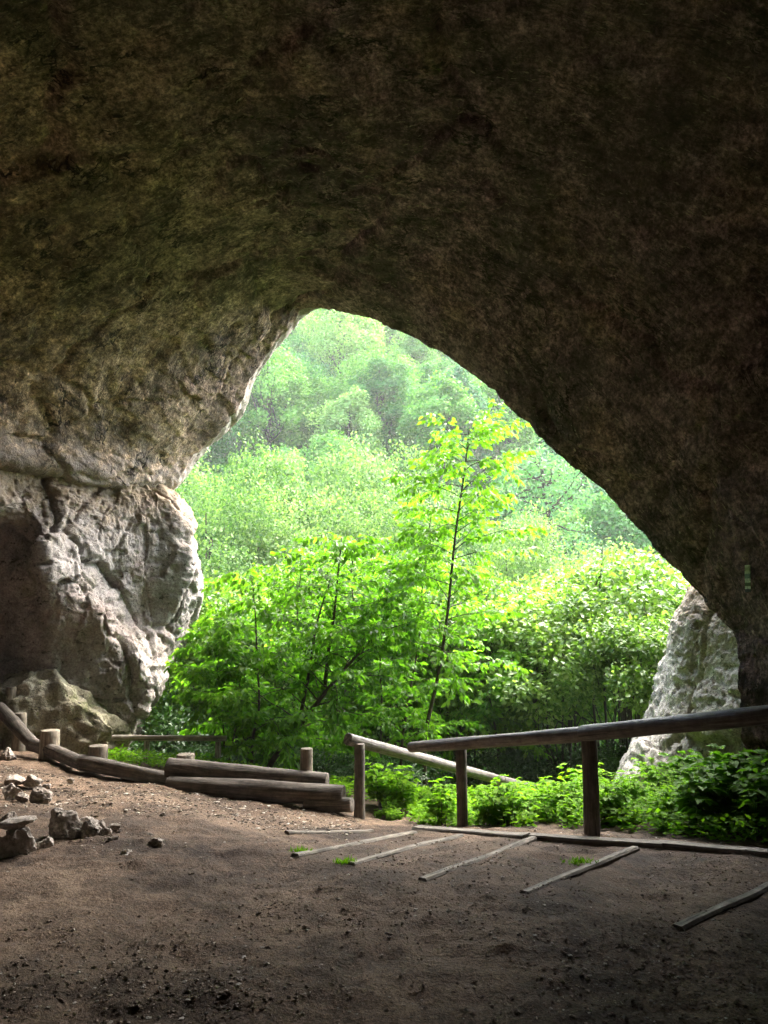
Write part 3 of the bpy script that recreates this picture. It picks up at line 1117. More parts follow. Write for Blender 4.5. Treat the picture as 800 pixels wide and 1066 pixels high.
for k, (px, py, w, h, lab) in enumerate(STONES):
    g = ground_at(px, py)
    s = g[1] / FPX
    sx, sz = w * s * 1.12, h * s * 1.25
    me = rock_blob('stone', (sx, sx * random.uniform(0.75, 1.05), sz), 200 + k, 5, 1.3, 0.97)
    o = obj('stone', me, M_STONE, loc=g + np.array([0, sx * 0.35, -0.012]))
    o.rotation_euler = (random.uniform(-.15, .15), random.uniform(-.15, .15), random.uniform(0, 6.28))
    o.rotation_euler[2] = random.choice([0, math.pi]) + random.uniform(-.3, .3)
    tag(o, lab, 'stone', 'loose stones on the cave floor')
# flat slab on the block
g = ground_at(10, 896)
s = g[1] / FPX
me = rock_blob('stone', (36 * s, 26 * s, 11 * s), 260, 4, 0.9, 0.9)
tag(obj('stone', me, M_STONE, loc=g + np.array([-0.01, 0.1, 27 * s])), 'flat slab lying on top of the big block at the left edge', 'stone', 'loose stones on the cave floor')


def pebble_field(name, n, material, smin, smax, where, seed, flatk=0.6, label=None):
    rs = np.random.RandomState(seed)
    base = np.array([(1, 0, 0), (-1, 0, 0), (0, 1, 0), (0, -1, 0), (0, 0, 1), (0, 0, -1),
                     (.6, .6, .5), (-.6, .6, .5), (.6, -.6, .5), (-.6, -.6, .5)], float)
    # octahedron subdivided by its corner points: a small faceted stone
    tri = [(0, 6, 4), (6, 2, 4), (0, 2, 6), (2, 7, 4), (7, 1, 4), (2, 1, 7), (1, 9, 4), (9, 3, 4), (1, 3, 9), (3, 8, 4), (8, 0, 4), (3, 0, 8),
           (0, 5, 2), (2, 5, 1), (1, 5, 3), (3, 5, 0)]
    tri = np.array(tri)
    pts = where(rs, n)
    n = len(pts)
    z = ground_z(pts[:, 0], pts[:, 1]) + ground_micro(pts[:, 0], pts[:, 1])
    size = smin + (smax - smin) * rs.power(0.35, n) ** 2.2
    V = base[None] * (1 + rs.uniform(-0.3, 0.3, (n, 10, 1)))
    a = rs.uniform(0, 6.28, n)
    ca, sa = np.cos(a)[:, None], np.sin(a)[:, None]
    V[:, :, 1] *= rs.uniform(0.6, 1, (n, 1))
    x, y = V[:, :, 0] * ca - V[:, :, 1] * sa, V[:, :, 0] * sa + V[:, :, 1] * ca
    V = np.stack([x, y, V[:, :, 2] * flatk * rs.uniform(0.6, 1.2, (n, 1))], -1) * (size * 0.5)[:, None, None]
    V += np.column_stack([pts, z + size * 0.08])[:, None, :]
    F = (tri[None] + (np.arange(n) * 10)[:, None, None]).reshape(-1, 3)
    me = raw_mesh(name, V.reshape(-1, 3), F, False)
    return tag(obj(name, me, material), label, name, kind='stuff')


def mat_pebble(name, cols):
    t = NT(name)
    ri = t.n('NewGeometry').outputs['Random Per Island']
    col = t.ramp(ri, cols)
    n = t.noise(t.n('NewGeometry').outputs['Position'], 60, 4)
    col = t.mix(0.7, col, t.ramp(n, [(0.3, 0.6), (0.7, 1.25)]), 'MULTIPLY')
    return t.done(principled(t, col, 0.85, t.bump(n, 0.6, 0.006), 0.25))


M_GRAVEL = mat_pebble('earthy gravel', [(0.0, (0.09, 0.063, 0.045)), (0.35, (0.18, 0.13, 0.092)), (0.8, (0.28, 0.215, 0.16)), (0.96, (0.46, 0.42, 0.36))])
M_CHIP = mat_pebble('litter chips', [(0.0, (0.03, 0.022, 0.015)), (0.5, (0.10, 0.072, 0.048)), (0.85, (0.30, 0.24, 0.17)), (1.0, (0.55, 0.52, 0.45))])


def floor_pts(rs, n, dens=None):
    out = []
    while sum(len(o) for o in out) < n:
        py = rs.uniform(812, 1085, n * 2)
        px = rs.uniform(-60, 860, n * 2)
        d = 1.6 * 800 / np.maximum(py - 635, 100)
        d = d * rs.uniform(0.97, 1.03, len(d))
        x = (px - 400) / 800 * d
        y = d
        keep = (d < 8.8)
        nz = fbm(np.stack([x * 0.9, y * 0.9, np.zeros_like(x)], -1), 3, 77)
        keep &= (nz + 0.25 > rs.uniform(-0.5, 0.7, len(x)))
        # stay inside the railing
        ra, rb = np.array([1.0, 7.4]), np.array([3.6, 5.1])
        side = (rb[0] - ra[0]) * (y - ra[1]) - (rb[1] - ra[1]) * (x - ra[0])
        keep &= ~((side > -0.1) & (x > 0.2))
        out.append(np.column_stack([x, y])[keep])
    return np.concatenate(out)[:n]


def patch_pts(centres):
    def f(rs, n):
        c = np.array([[*ground_at(px, py)[:2], r] for px, py, r in centres])
        k = rs.randint(0, len(c), n)
        g = rs.normal(size=(n, 2)) * np.array([1.4, 0.7])
        return c[k, :2] + g * c[k, 2:3]
    return f


pebble_field('gravel', 16000, M_GRAVEL, 0.004, 0.024, floor_pts, 1, 0.55, 'dark gravel and crumbs strewn over the cave floor')
pebble_field('rubble', 10000, M_GRAVEL, 0.005, 0.026,
             patch_pts([(240, 1025, .2), (90, 1025, .17), (640, 1020, .25), (700, 1015, .15), (200, 1045, .15), (760, 1050, .2), (700, 990, .2), (600, 985, .2),
                        (560, 900, .3), (470, 900, .3), (640, 930, .3), (740, 900, .25), (510, 960, .35), (600, 880, .25), (100, 880, .25), (780, 985, .2),
                        (30, 835, .4), (420, 1030, .3), (330, 960, .3)]), 2, 0.5, 'loose dark stone crumbs gathered in patches on the floor')


def mound_pts(rs, n):
    x = rs.uniform(-5.2, -0.2, n)
    y = rs.uniform(6.0, 9.6, n) + (-x - 0.2) * 0.25 * rs.uniform(0, 1, n)
    lim = 8.0 + 0.16 * (-x) + 0.06 * np.clip(-x - 2.5, 0, 9) ** 2
    k = y < lim
    return np.column_stack([x, y])[k]


pebble_field('litter', 16000, M_CHIP, 0.012, 0.050, mound_pts, 3, 0.4, 'brown leaf litter and chips inside the log edging')

# ------------------------------------------------------------------ trail mark on the right wall
def trail_mark():
    t = NT('weathered plate')
    tc = t.n('TexCoord').outputs['Generated']
    sx = t.n('SeparateXYZ')
    t.set(sx.inputs[0], tc)
    z = sx.outputs[2]
    col = t.ramp(z, [(0.0, (0.06, 0.08, 0.10)), (0.10, (0.07, 0.09, 0.10)), (0.12, (0.55, 0.68, 0.55)), (0.2, (0.6, 0.7, 0.58)), (0.23, (0.08, 0.15, 0.07)),
                     (0.33, (0.07, 0.14, 0.07)), (0.36, (0.5, 0.64, 0.46)), (0.48, (0.46, 0.6, 0.48)), (0.52, (0.12, 0.22, 0.17)), (0.66, (0.14, 0.24, 0.18)),
                     (0.7, (0.46, 0.58, 0.34)), (0.85, (0.24, 0.30, 0.14)), (1.0, (0.6, 0.66, 0.46))])
    n = t.noise(t.n('NewGeometry').outputs['Position'], 45, 5, 0.7)
    col = t.mix(0.8, col, t.ramp(n, [(0.35, 0.45), (0.6, 1.15)]), 'MULTIPLY')
    m = t.done(principled(t, col, 0.5, t.bump(n, 0.3, 0.003), 0.4))
    # find the wall on the ray
    dg = bpy.context.evaluated_depsgraph_get()
    v = bpy.data.objects['cave_vault']
    dg.update()
    o0 = Vector((0, 0, EYE))
    a, b = P(782, 588, 6.0), P(784.5, 616, 6.0)
    hits = []
    for q in (a, b):
        ok, loc, nrm, _ = v.ray_cast(o0, (Vector(q) - o0).normalized())
        hits.append((np.array(loc), np.array(nrm)) if ok else (np.array(q) * 1.1, np.array([-1.0, 0, 0])))
    (pa, na), (pb, nb) = hits
    n = unit(na + nb)
    if n @ (np.array([0, 0, EYE]) - pa) < 0:
        n = -n
    up = unit(pa - pb)
    # the plate follows the wall but is screwed a little proud of its bumps
    n = unit(np.array([-0.92, -0.36, 0.05]))
    n = unit(n - up * (n @ up))
    side = np.cross(n, up)
    L, W, T = np.linalg.norm(pa - pb), 0.062, 0.008
    c = (pa + pb) / 2 + n * 0.06
    v8 = []
    for iz in np.linspace(-0.5, 0.5, 9):
        w = W * (1 + 0.05 * math.sin(iz * 9))
        for sx_, st in ((-1, 0), (1, 0), (1, 1), (-1, 1)):
            v8.append(np.array([sx_ * w / 2, -T * st, iz * L]))
    f = []
    for i in range(8):
        for j in range(4):
            f.append((i * 4 + j, i * 4 + (j + 1) % 4, (i + 1) * 4 + (j + 1) % 4, (i + 1) * 4 + j))
    f += [(3, 2, 1, 0), (32, 33, 34, 35)]
    me = raw_mesh('trail_plate', v8, f, False)
    o = obj('trail_plate', me, m, loc=c)
    from mathutils import Matrix
    Rm = Matrix((Vector(side), Vector(-n), Vector(up))).transposed()
    o.rotation_euler = Rm.to_euler()
    tag(o, 'narrow weathered green and white plate fixed upright on the dark right wall', 'plate')


trail_mark()


# ------------------------------------------------------------------ vegetation
def bez(pts, n):
    return catmull(np.array(pts, float), 0, n)


def tree_from(trunk_lines, trunk_r, name, label, cat, group, leafmat, leaf_L, n_branch, br_len, sprays, leaflets, seed, crown_from=0.25, droop=0.15, tip_r=0.25,
              bark=None, extra_up=0.55):
    """a tree or sapling grown from explicit stems; branches leave the stems all round and carry flat sprays of leaflets"""
    rs = np.random.RandomState(seed)
    base = np.array(trunk_lines[0][0], float)
    root = empty(name, base)
    tag(root, label, cat, group)
    T = Tubes()
    C, A, N, LL = [], [], [], []
    for li, line in enumerate(trunk_lines):
        pts = bez(line, 8)
        m = len(pts)
        r = trunk_r * (1 if li == 0 else 0.6)
        rad = r * (1 - (1 - tip_r) * np.linspace(0, 1, m))
        T.add(pts - base, rad, 7)
        seglen = np.linalg.norm(np.diff(pts, axis=0), axis=1).sum()
        nb = max(3, int(n_branch * (1 if li == 0 else 0.6)))
        for b in range(nb):
            t = crown_from + (1 - crown_from) * (b + rs.uniform(0, 1)) / nb
            if t > 1:
                t = 1.0
            fi = t * (m - 1)
            i = min(int(fi), m - 2)
            p0 = pts[i] + (pts[i + 1] - pts[i]) * (fi - i)
            az = b * 2.4 + rs.uniform(-0.5, 0.5)
            ln = br_len * (1.15 - 0.62 * max(0, (t - 0.35) / 0.65) ** 1.6) * rs.uniform(0.65, 1.2)
            dir0 = unit(np.array([math.cos(az), math.sin(az), extra_up + rs.uniform(-0.35, 0.45)]))
            k = 7
            bp = [p0]
            d = dir0.copy()
            for s_ in range(k):
                d = unit(d + np.array([0, 0, -droop / k * 4.5]) + rs.normal(size=3) * 0.16)
                bp.append(bp[-1] + d * ln / k)
            bp = np.array(bp)
            T.add(bp - base, np.linspace(max(0.004, r * 0.22), 0.0015, k + 1), 5, cap=False)
            # sprays along the branch
            ns = max(3, int(sprays * 1.7 * ln / br_len))
            for s_ in range(ns):
                q = 0.22 + 0.8 * (s_ + rs.uniform(0, 1)) / ns
                q = min(q, 1.0)
                fi2 = q * k
                i2 = min(int(fi2), k - 1)
                c = bp[i2] + (bp[i2 + 1] - bp[i2]) * (fi2 - i2)
                ax = unit(bp[i2 + 1] - bp[i2])
                sd = 1 if s_ % 2 else -1
                yaw = sd * rs.uniform(0.5, 1.2)
                ca, sa = math.cos(yaw), math.sin(yaw)
                ax = unit(np.array([ax[0] * ca - ax[1] * sa, ax[0] * sa + ax[1] * ca, ax[2] * 0.4 + rs.uniform(-0.7, 0.15)]))
                up = unit(np.array([0, 0, 0.8]) + rs.normal(size=3) * 0.55)
                sl = leaf_L * rs.uniform(2.0, 3.4)
                for l in range(leaflets):
                    u = (l + 1) / leaflets
                    lp = c + ax * sl * u * 0.8
                    if l == leaflets - 1:
                        la = ax
                    else:
                        s2 = 1 if l % 2 else -1
                        ang = s2 * rs.uniform(0.7, 1.15)
                        ca2, sa2 = math.cos(ang), math.sin(ang)
                        la = np.array([ax[0] * ca2 - ax[1] * sa2, ax[0] * sa2 + ax[1] * ca2, ax[2] - 0.35 + rs.uniform(-.4, .15)])
                    C.append(lp)
                    A.append(la)
                    N.append(up + rs.normal(size=3) * 0.35)
                    LL.append(leaf_L * rs.uniform(0.75, 1.45))
    obj('trunk', T.mesh('trunk'), bark or M_BARK, root)
    C, A, N, LL = np.array(C), np.array(A), np.array(N), np.array(LL)
    obj('crown', leaves_mesh('crown', C - base, A, N, LL, LL * 0.52, 0.22, True), leafmat, root)
    return root, len(C)


def down(p, dz=1.2):
    """stem foot on the ground below the first seen point"""
    q = np.array(p, float)
    q[2] = gz(q[0], q[1]) - 0.1
    return q


NL = 0
SAP = [
    # (stems as pixel lines), d, r, label, leaf size, branches, branch length, sprays
    ([[(443, 770), (456, 705), (466, 640), (474, 560), (484, 490), (489, 445)]], 10.9, 0.034,
     'tall slender sapling with a bare dark stem rising above all the others', 0.085, 54, 1.15, 12, 5, 0.36),
    ([[(280, 800), (305, 765), (338, 722), (372, 682), (402, 655)], [(338, 722), (342, 680), (348, 640), (352, 600), (356, 560)], [(310, 760), (322, 700), (330, 650), (345, 600)]], 10.9, 0.05,
     'leaning forked sapling with a thick slanting stem behind the stacked logs', 0.085, 32, 1.15, 12, 5, 0.3),
    ([[(262, 800), (264, 765), (270, 735), (268, 690), (266, 640), (262, 600)]], 10.6, 0.026,
     'thin crooked sapling left of the leaning forked one', 0.08, 34, 0.95, 12, 5, 0.12),
    ([[(238, 800), (244, 765), (250, 735), (248, 690), (240, 650)]], 10.75, 0.018,
     'short thin sapling leafing over the pale level handrail', 0.085, 26, 0.75, 11, 5, 0.42),
    ([[(418, 790), (424, 735), (436, 670), (440, 610), (446, 560), (450, 530)]], 11.6, 0.024,
     'thin upright sapling just left of the tall slender one', 0.08, 34, 0.95, 12, 5, 0.2),
    ([[(395, 800), (398, 740), (396, 690), (400, 640), (408, 590)]], 12.0, 0.022,
     'slim sapling behind the top of the sloping handrail', 0.08, 30, 0.95, 11, 5, 0.15),
    ([[(234, 790), (232, 750), (226, 715), (228, 680), (232, 650)]], 10.9, 0.016,
     'light leafy shoot spreading in front of the left rock edge', 0.085, 24, 0.62, 11, 5, 0.40),
    ([[(300, 805), (306, 740), (312, 680), (310, 630), (316, 580)]], 12.4, 0.024,
     'leafy sapling behind the thin crooked one', 0.08, 34, 1.05, 12, 5, 0.15),
    ([[(520, 810), (516, 760), (508, 710), (512, 660), (506, 620)]], 12.8, 0.024,
     'leafy sapling behind the left end of the dark log railing', 0.085, 30, 1.0, 11, 5, 0.22),
    ([[(352, 800), (356, 750), (362, 700), (370, 650), (366, 600), (372, 560)]], 13.2, 0.026,
     'bushy sapling in the middle, behind the short post of the sloping handrail', 0.08, 36, 1.1, 12, 5, 0.12),
]
for k, (lines, d, r, lab, leaf, nb, bl, sp, lf, cf) in enumerate(SAP):
    L3 = []
    for li, ln in enumerate(lines):
        q = [P(px, py, d + 0.12 * math.sin(i * 1.7 + k)) for i, (px, py) in enumerate(ln)]
        if li == 0:
            q = [down(q[0])] + q
        L3.append(q)
    _, n_ = tree_from(L3, r, 'sapling', lab, 'sapling', 'saplings in front of the cave mouth', L_BRIGHT, leaf, nb, bl, sp, lf, 300 + k, cf)
    NL += n_


def bush_proto(name, height, width, n_stems, leaf, nleaf, leafmat, seed, clumps=60, low=0.25, stem_r=0.035, bark=None, lump=0.35):
    """a leafy tree or bush as two meshes (trunk, crown); origin at its foot"""
    rs = np.random.RandomState(seed)
    T = Tubes()
    cl = []
    for k in range(clumps):
        v = unit(rs.normal(size=3))
        v[2] = abs(v[2]) * 1.1 - 0.35
        rr = rs.uniform(0.55, 1.0) ** 0.5
        c = np.array([v[0] * width * 0.5 * rr, v[1] * width * 0.5 * rr, height * (low + (1 - low) * (0.45 + 0.5 * v[2] * rr))])
        c *= np.array([1 + 0.15 * rs.normal(), 1 + 0.15 * rs.normal(), 1])
        cl.append((c, width * rs.uniform(0.11, 0.19)))
    for k in range(n_stems):
        a = k * 2.4 + rs.uniform(-.4, .4)
        foot = np.array([math.cos(a), math.sin(a), 0]) * (0.02 + 0.09 * width * (n_stems > 1)) * rs.uniform(0.4, 1)
        tip = np.array([math.cos(a) * width * 0.22 * rs.uniform(0.3, 1), math.sin(a) * width * 0.22 * rs.uniform(.3, 1), height * rs.uniform(0.7, 0.92)])
        mid = foot * 0.5 + tip * 0.5 + rs.normal(size=3) * width * 0.04
        pts = bez([foot - np.array([0, 0, 0.3]), foot * .8 + mid * .2, mid, tip], 6)
        T.add(pts, np.linspace(stem_r, stem_r * 0.2, len(pts)), 7)
        for b in range(max(3, clumps // n_stems // 2)):
            c, r = cl[rs.randint(len(cl))]
            i = rs.randint(len(pts) // 3, len(pts) - 1)
            p0 = pts[i]
            bp = bez([p0, p0 * .5 + c * .5 + rs.normal(size=3) * 0.04 * width + np.array([0, 0, -0.03 * height]), c], 5)
            T.add(bp, np.linspace(stem_r * 0.4, stem_r * 0.1, len(bp)), 5, cap=False)
    idx = rs.randint(0, clumps, nleaf)
    cc = np.array([c for c, _ in cl])[idx]
    rr = np.array([r for _, r in cl])[idx]
    v = unit(rs.normal(size=(nleaf, 3)))
    v[:, 2] *= 0.62
    c = cc + v * (rr * rs.uniform(0.35, 1.1, nleaf))[:, None]
    out = unit(c - np.array([0, 0, height * 0.45]))
    ax = unit(v * np.array([1, 1, .5]) + rs.normal(size=(nleaf, 3)) * 0.7 + np.array([0, 0, -0.25]))
    nr = unit(np.array([0, 0, 1.0 - 0.7 * lump]) + out * 0.5 * (1 - 0.5 * lump) + v * lump * 1.3 + rs.normal(size=(nleaf, 3)) * (0.5 - 0.2 * lump))
    L = leaf * rs.uniform(0.65, 1.3, nleaf)
    crown = leaves_mesh('crown', c, ax, nr, L, L * 0.6, 0.2, False)
    crown.materials.append(leafmat)
    tm = T.mesh('trunk')
    tm.materials.append(bark or M_BARKG)
    return tm, crown


def place(name, proto, loc, scale, rz, label, cat, group, mat=None):
    root = empty(name, loc)
    root.rotation_euler[2] = rz
    root.scale = (scale[0], scale[0], scale[1]) if isinstance(scale, tuple) else (scale,) * 3
    tag(root, label, cat, group)
    tm, cm = proto
    o = bpy.data.objects.new('trunk', tm)
    COL.objects.link(o)
    o.parent = root
    c = bpy.data.objects.new('crown', cm)
    COL.objects.link(c)
    c.parent = root
    if mat is not None:
        c.material_slots[0].link = 'OBJECT'
        c.material_slots[0].material = mat
    return root


def far_proto(seed, w, h, n, leaf, lobes):
    """a broadleaf crown of many rounded lobes, denser outside than in, with gaps"""
    rs = np.random.RandomState(seed)
    c0 = np.array([0, 0, h * 0.56])
    half = np.array([w / 2, w / 2, h * 0.44])
    lc, lr = [], []
    for k in range(lobes):
        v = unit(rs.normal(size=3) + np.array([0, 0, 0.25]))
        lc.append(c0 + v * half * rs.uniform(0.45, 0.86))
        lr.append(w * rs.uniform(0.10, 0.20))
    lc, lr = np.array(lc), np.array(lr)
    k = rs.randint(0, lobes, n)
    v = unit(rs.normal(size=(n, 3)) + unit(lc[k] - c0) * 0.7)
    q = lc[k] + v * (lr[k] * rs.uniform(0.55, 1.08, n) * (1 + 0.30 * fbm(v * 2.3 + k[:, None] * 3.1, 2, seed)))[:, None]
    keep = fbm(q * 0.9, 2, seed + 4) > -0.55
    q, v = q[keep], v[keep]
    m = len(q)
    ax = unit(rs.normal(size=(m, 3)) + np.array([0, 0, -0.3]))
    nr = unit(v * 0.9 + unit(q - c0) * 0.35 + np.array([0, 0, 0.25]) + rs.normal(size=(m, 3)) * 0.42)
    L = leaf * rs.uniform(0.6, 1.35, m)
    cm = leaves_mesh('crown', q, ax, nr, L, L * 0.66, 0.15)
    cm.materials.append(L_FAR[1])
    T = Tubes()
    pts = bez([(0, 0, -0.5), (0.1, 0, h * 0.25), (-0.1, 0.1, h * 0.5), (0, 0, h * 0.8)], 5)
    T.add(pts, np.linspace(0.2, 0.06, len(pts)), 7)
    for j in range(min(lobes, 26)):
        i = rs.randint(5, len(pts) - 2)
        bp = bez([pts[i], pts[i] * .5 + lc[j] * .5 - np.array([0, 0, .3]), lc[j]], 4)
        T.add(bp, np.linspace(0.08, 0.02, len(bp)), 5, cap=False)
    tm = T.mesh('trunk')
    tm.materials.append(M_BARKG)
    return tm, cm


VP = [far_proto(520 + k, w, h, 34000, 0.115, lb) for k, (w, h, lb) in enumerate([(6.6, 10.0, 70), (5.6, 10.3, 60)])]
HP = [far_proto(500 + k, w, h, 17000, 0.23, lb) for k, (w, h, lb) in enumerate([(7.4, 10.0, 60), (6.2, 10.5, 48), (8.4, 9.2, 70), (5.4, 10.0, 40), (7.0, 11.0, 56)])]
# ---- nearer bushes and small trees below the cave
B1 = bush_proto('b1', 4.6, 3.6, 7, 0.095, 18000, L_MID, 401, 70, 0.12, 0.04)
B2 = bush_proto('b2', 5.0, 3.4, 9, 0.105, 15000, L_WHITE, 402, 70, 0.32, 0.045)
B3 = bush_proto('b3', 6.5, 4.4, 3, 0.105, 24000, L_MID, 403, 80, 0.2, 0.06)
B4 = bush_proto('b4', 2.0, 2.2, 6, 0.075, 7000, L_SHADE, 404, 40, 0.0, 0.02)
BUSH = [  # px at top, py at top, distance, proto, width factor, label
    (640, 560, 13.5, B2, 1.0, 'tall pale leaved bush with dark bare stems beside the right rock'),
    (572, 600, 13.0, B2, 0.85, 'rounded bush with bare stems behind the thick railing post'),
    (690, 590, 15.5, B1, 1.0, 'bush half hidden by the right rock edge'),
    (598, 582, 17.0, B2, 0.95, 'tall bush behind the rounded one, under the right roof edge'),
    (530, 600, 16.0, B1, 1.0, 'green bush right of the tall slender sapling'),
    (228, 585, 15.0, B1, 1.05, 'bush at the left rock edge, behind the leafy shoot'),
    (300, 566, 17.5, B3, 0.8, 'broad yellow-green tree left of the middle'),
    (372, 552, 18.5, B3, 0.8, 'broad yellow-green tree in the middle of the opening'),
    (440, 560, 16.5, B1, 1.1, 'leafy bush behind the tall slender sapling'),
    (480, 575, 14.5, B1, 0.9, 'dense bush low behind the tall slender sapling'),
    (270, 620, 13.8, B1, 0.9, 'low bush behind the thin crooked sapling'),
    (330, 640, 15.0, B1, 0.9, 'low bush behind the leaning forked sapling'),
    (660, 620, 11.8, B2, 0.62, 'small pale bush nearest the right rock'),
    (405, 600, 15.0, B1, 0.9, 'bush in the shade behind the slim sapling'),
    (222, 492, 24.0, 'HP', 0.9, 'light green tree just right of the left rock, beyond the near bushes'),
    (275, 470, 28.0, 'HP', 0.85, 'feathery light tree beyond the near bushes, left of the middle'),
    (318, 505, 25.0, 'HP', 0.9, 'low pale round tree in the valley, left of the middle'),
    (352, 462, 30.0, 'HP', 0.9, 'pale tree in the valley bottom below the apex'),
    (405, 505, 25.0, 'HP', 0.9, 'rounded pale tree in the valley left of the tall slender sapling'),
    (440, 470, 31.0, 'HP', 0.9, 'tree in the valley behind the tip of the tall slender sapling'),
    (612, 562, 24.0, 'HP', 0.9, 'tree in the valley below the bare branched pine'),
    (535, 535, 25.0, 'HP', 0.8, 'tree in the valley right of the tall slender sapling'),
    (665, 578, 22.0, 'HP', 0.9, 'tree in the valley close under the right roof edge'),
]
hts = {id(B1): 4.6 * .93, id(B2): 5.0 * .95, id(B3): 6.5 * .95, id(B4): 2.0 * .9}
for k, (px, py, d, pr, wf, lab) in enumerate(BUSH):
    top = P(px, py, d)
    z0 = gz(top[0], d)
    h = max(1.2, top[2] - z0)
    far = pr == 'HP'
    if far:
        pr = VP[k % 2]
    s = h / (9.9 if far else hts[id(pr)])
    sw = (0.5 * s + 0.5) * wf if s > 1 else s * 0.5 + 0.5 * wf
    place('tree' if far else 'bush', pr, (top[0], d, z0), (sw, s), k * 1.3, lab, 'tree' if far else 'bush',
          'trees in the valley below the cave' if far else 'bushes below the cave mouth', L_VAL if far else None)

# dark low undergrowth by the left rock and along the outer path
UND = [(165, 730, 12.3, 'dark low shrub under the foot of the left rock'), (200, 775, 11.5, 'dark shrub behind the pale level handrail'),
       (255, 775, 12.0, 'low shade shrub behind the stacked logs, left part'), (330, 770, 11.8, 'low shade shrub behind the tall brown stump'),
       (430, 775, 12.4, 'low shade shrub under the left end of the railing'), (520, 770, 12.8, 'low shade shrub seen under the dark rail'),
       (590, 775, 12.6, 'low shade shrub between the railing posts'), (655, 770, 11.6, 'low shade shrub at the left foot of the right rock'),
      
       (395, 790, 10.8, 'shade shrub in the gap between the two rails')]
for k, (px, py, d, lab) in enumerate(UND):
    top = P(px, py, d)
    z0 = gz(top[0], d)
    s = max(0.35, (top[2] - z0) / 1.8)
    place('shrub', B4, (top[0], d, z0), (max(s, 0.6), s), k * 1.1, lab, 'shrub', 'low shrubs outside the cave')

# ---- far slope
rs = np.random.RandomState(12)
COLN = ['deep green', 'mid green', 'pale yellow-green', 'bluish green']
SIZEN = ['small', 'broad']
rows = [33, 36, 39.5, 43, 48, 53.5, 59, 65, 71, 78, 85, 93, 102, 112]
nfar = 0
for ri, y in enumerate(rows):
    half_l, half_r = 0.38, 0.52
    x = -half_l * y - 2
    while x < half_r * y:
        step = rs.uniform(4.2, 6.6) * (0.8 + ri * 0.022)
        xx = x + rs.uniform(-1, 1)
        yy = y + rs.uniform(-2.4, 2.4)
        x += step
        z0 = gz(xx, yy)
        s = rs.uniform(0.72, 1.12)
        zz = rs.uniform(0.85, 1.1) * s
        px, py = proj((xx, yy, z0 + 8 * zz))
        if py < 215 or (px > 520 and py < 360):
            continue
        ci = rs.choice(4, p=[0.26, 0.34, 0.24, 0.16])
        reg = ('near the left rock' if px < 255 else 'left of the cave apex' if px < 325 else 'under the cave apex' if px < 400
               else 'behind the tall sapling' if px < 500 else 'under the right roof' if px < 600 else 'above the right bush')
        hgt = 'at the slope foot' if ri < 3 else 'low on the slope' if ri < 5 else 'halfway up the slope' if ri < 8 else 'high on the slope'
        lab = '%s %s tree %s, %s' % (SIZEN[int(s > 0.92)], COLN[ci], hgt, reg)
        place('forest_tree', HP[rs.randint(5)], (xx, yy, z0 - 0.2), (s, zz), rs.uniform(0, 6.28), lab, 'tree', 'forest trees on the far slope', L_FAR[ci])
        nfar += 1


# the thin pine with bare dark limbs, right of the sapling
def pine():
    base = P(570, 640, 36)
    base[2] = gz(base[0], 36)
    top = P(562, 470, 36)
    root = empty('pine_tree', base)
    tag(root, 'sparse bluish pine with bare dark branches under the right roof edge', 'tree')
    rs = np.random.RandomState(9)
    T = Tubes()
    pts = bez([base - base, (P(574, 570, 36) - base), (P(568, 520, 36) - base), (top - base)], 8)
    T.add(pts, np.linspace(0.22, 0.06, len(pts)), 8)
    C, A, N = [], [], []
    for b in range(34):
        t = 0.35 + 0.65 * b / 34
        i = int(t * (len(pts) - 1))
        p0 = pts[min(i, len(pts) - 1)]
        az = b * 2.4
        ln = rs.uniform(1.4, 3.6) * (1.15 - 0.6 * t)
        bp = [p0]
        d = unit(np.array([math.cos(az), math.sin(az), rs.uniform(-.1, .35)]))
        for s_ in range(6):
            d = unit(d + rs.normal(size=3) * 0.2)
            bp.append(bp[-1] + d * ln / 6)
        bp = np.array(bp)
        T.add(bp, np.linspace(0.06, 0.015, 7), 5, cap=False)
        for s_ in range(60):
            c = bp[rs.randint(3, 7)] + rs.normal(size=3) * np.array([.45, .45, .25])
            C.append(c)
            A.append(unit(rs.normal(size=3) + np.array([0, 0, 0.4])))
            N.append(unit(rs.normal(size=3)))
    obj('trunk', T.mesh('trunk'), M_BARK, root)
    obj('crown', leaves_mesh('crown', np.array(C), np.array(A), np.array(N), 0.3, 0.11, 0.1), L_FAR[3], root)


pine()


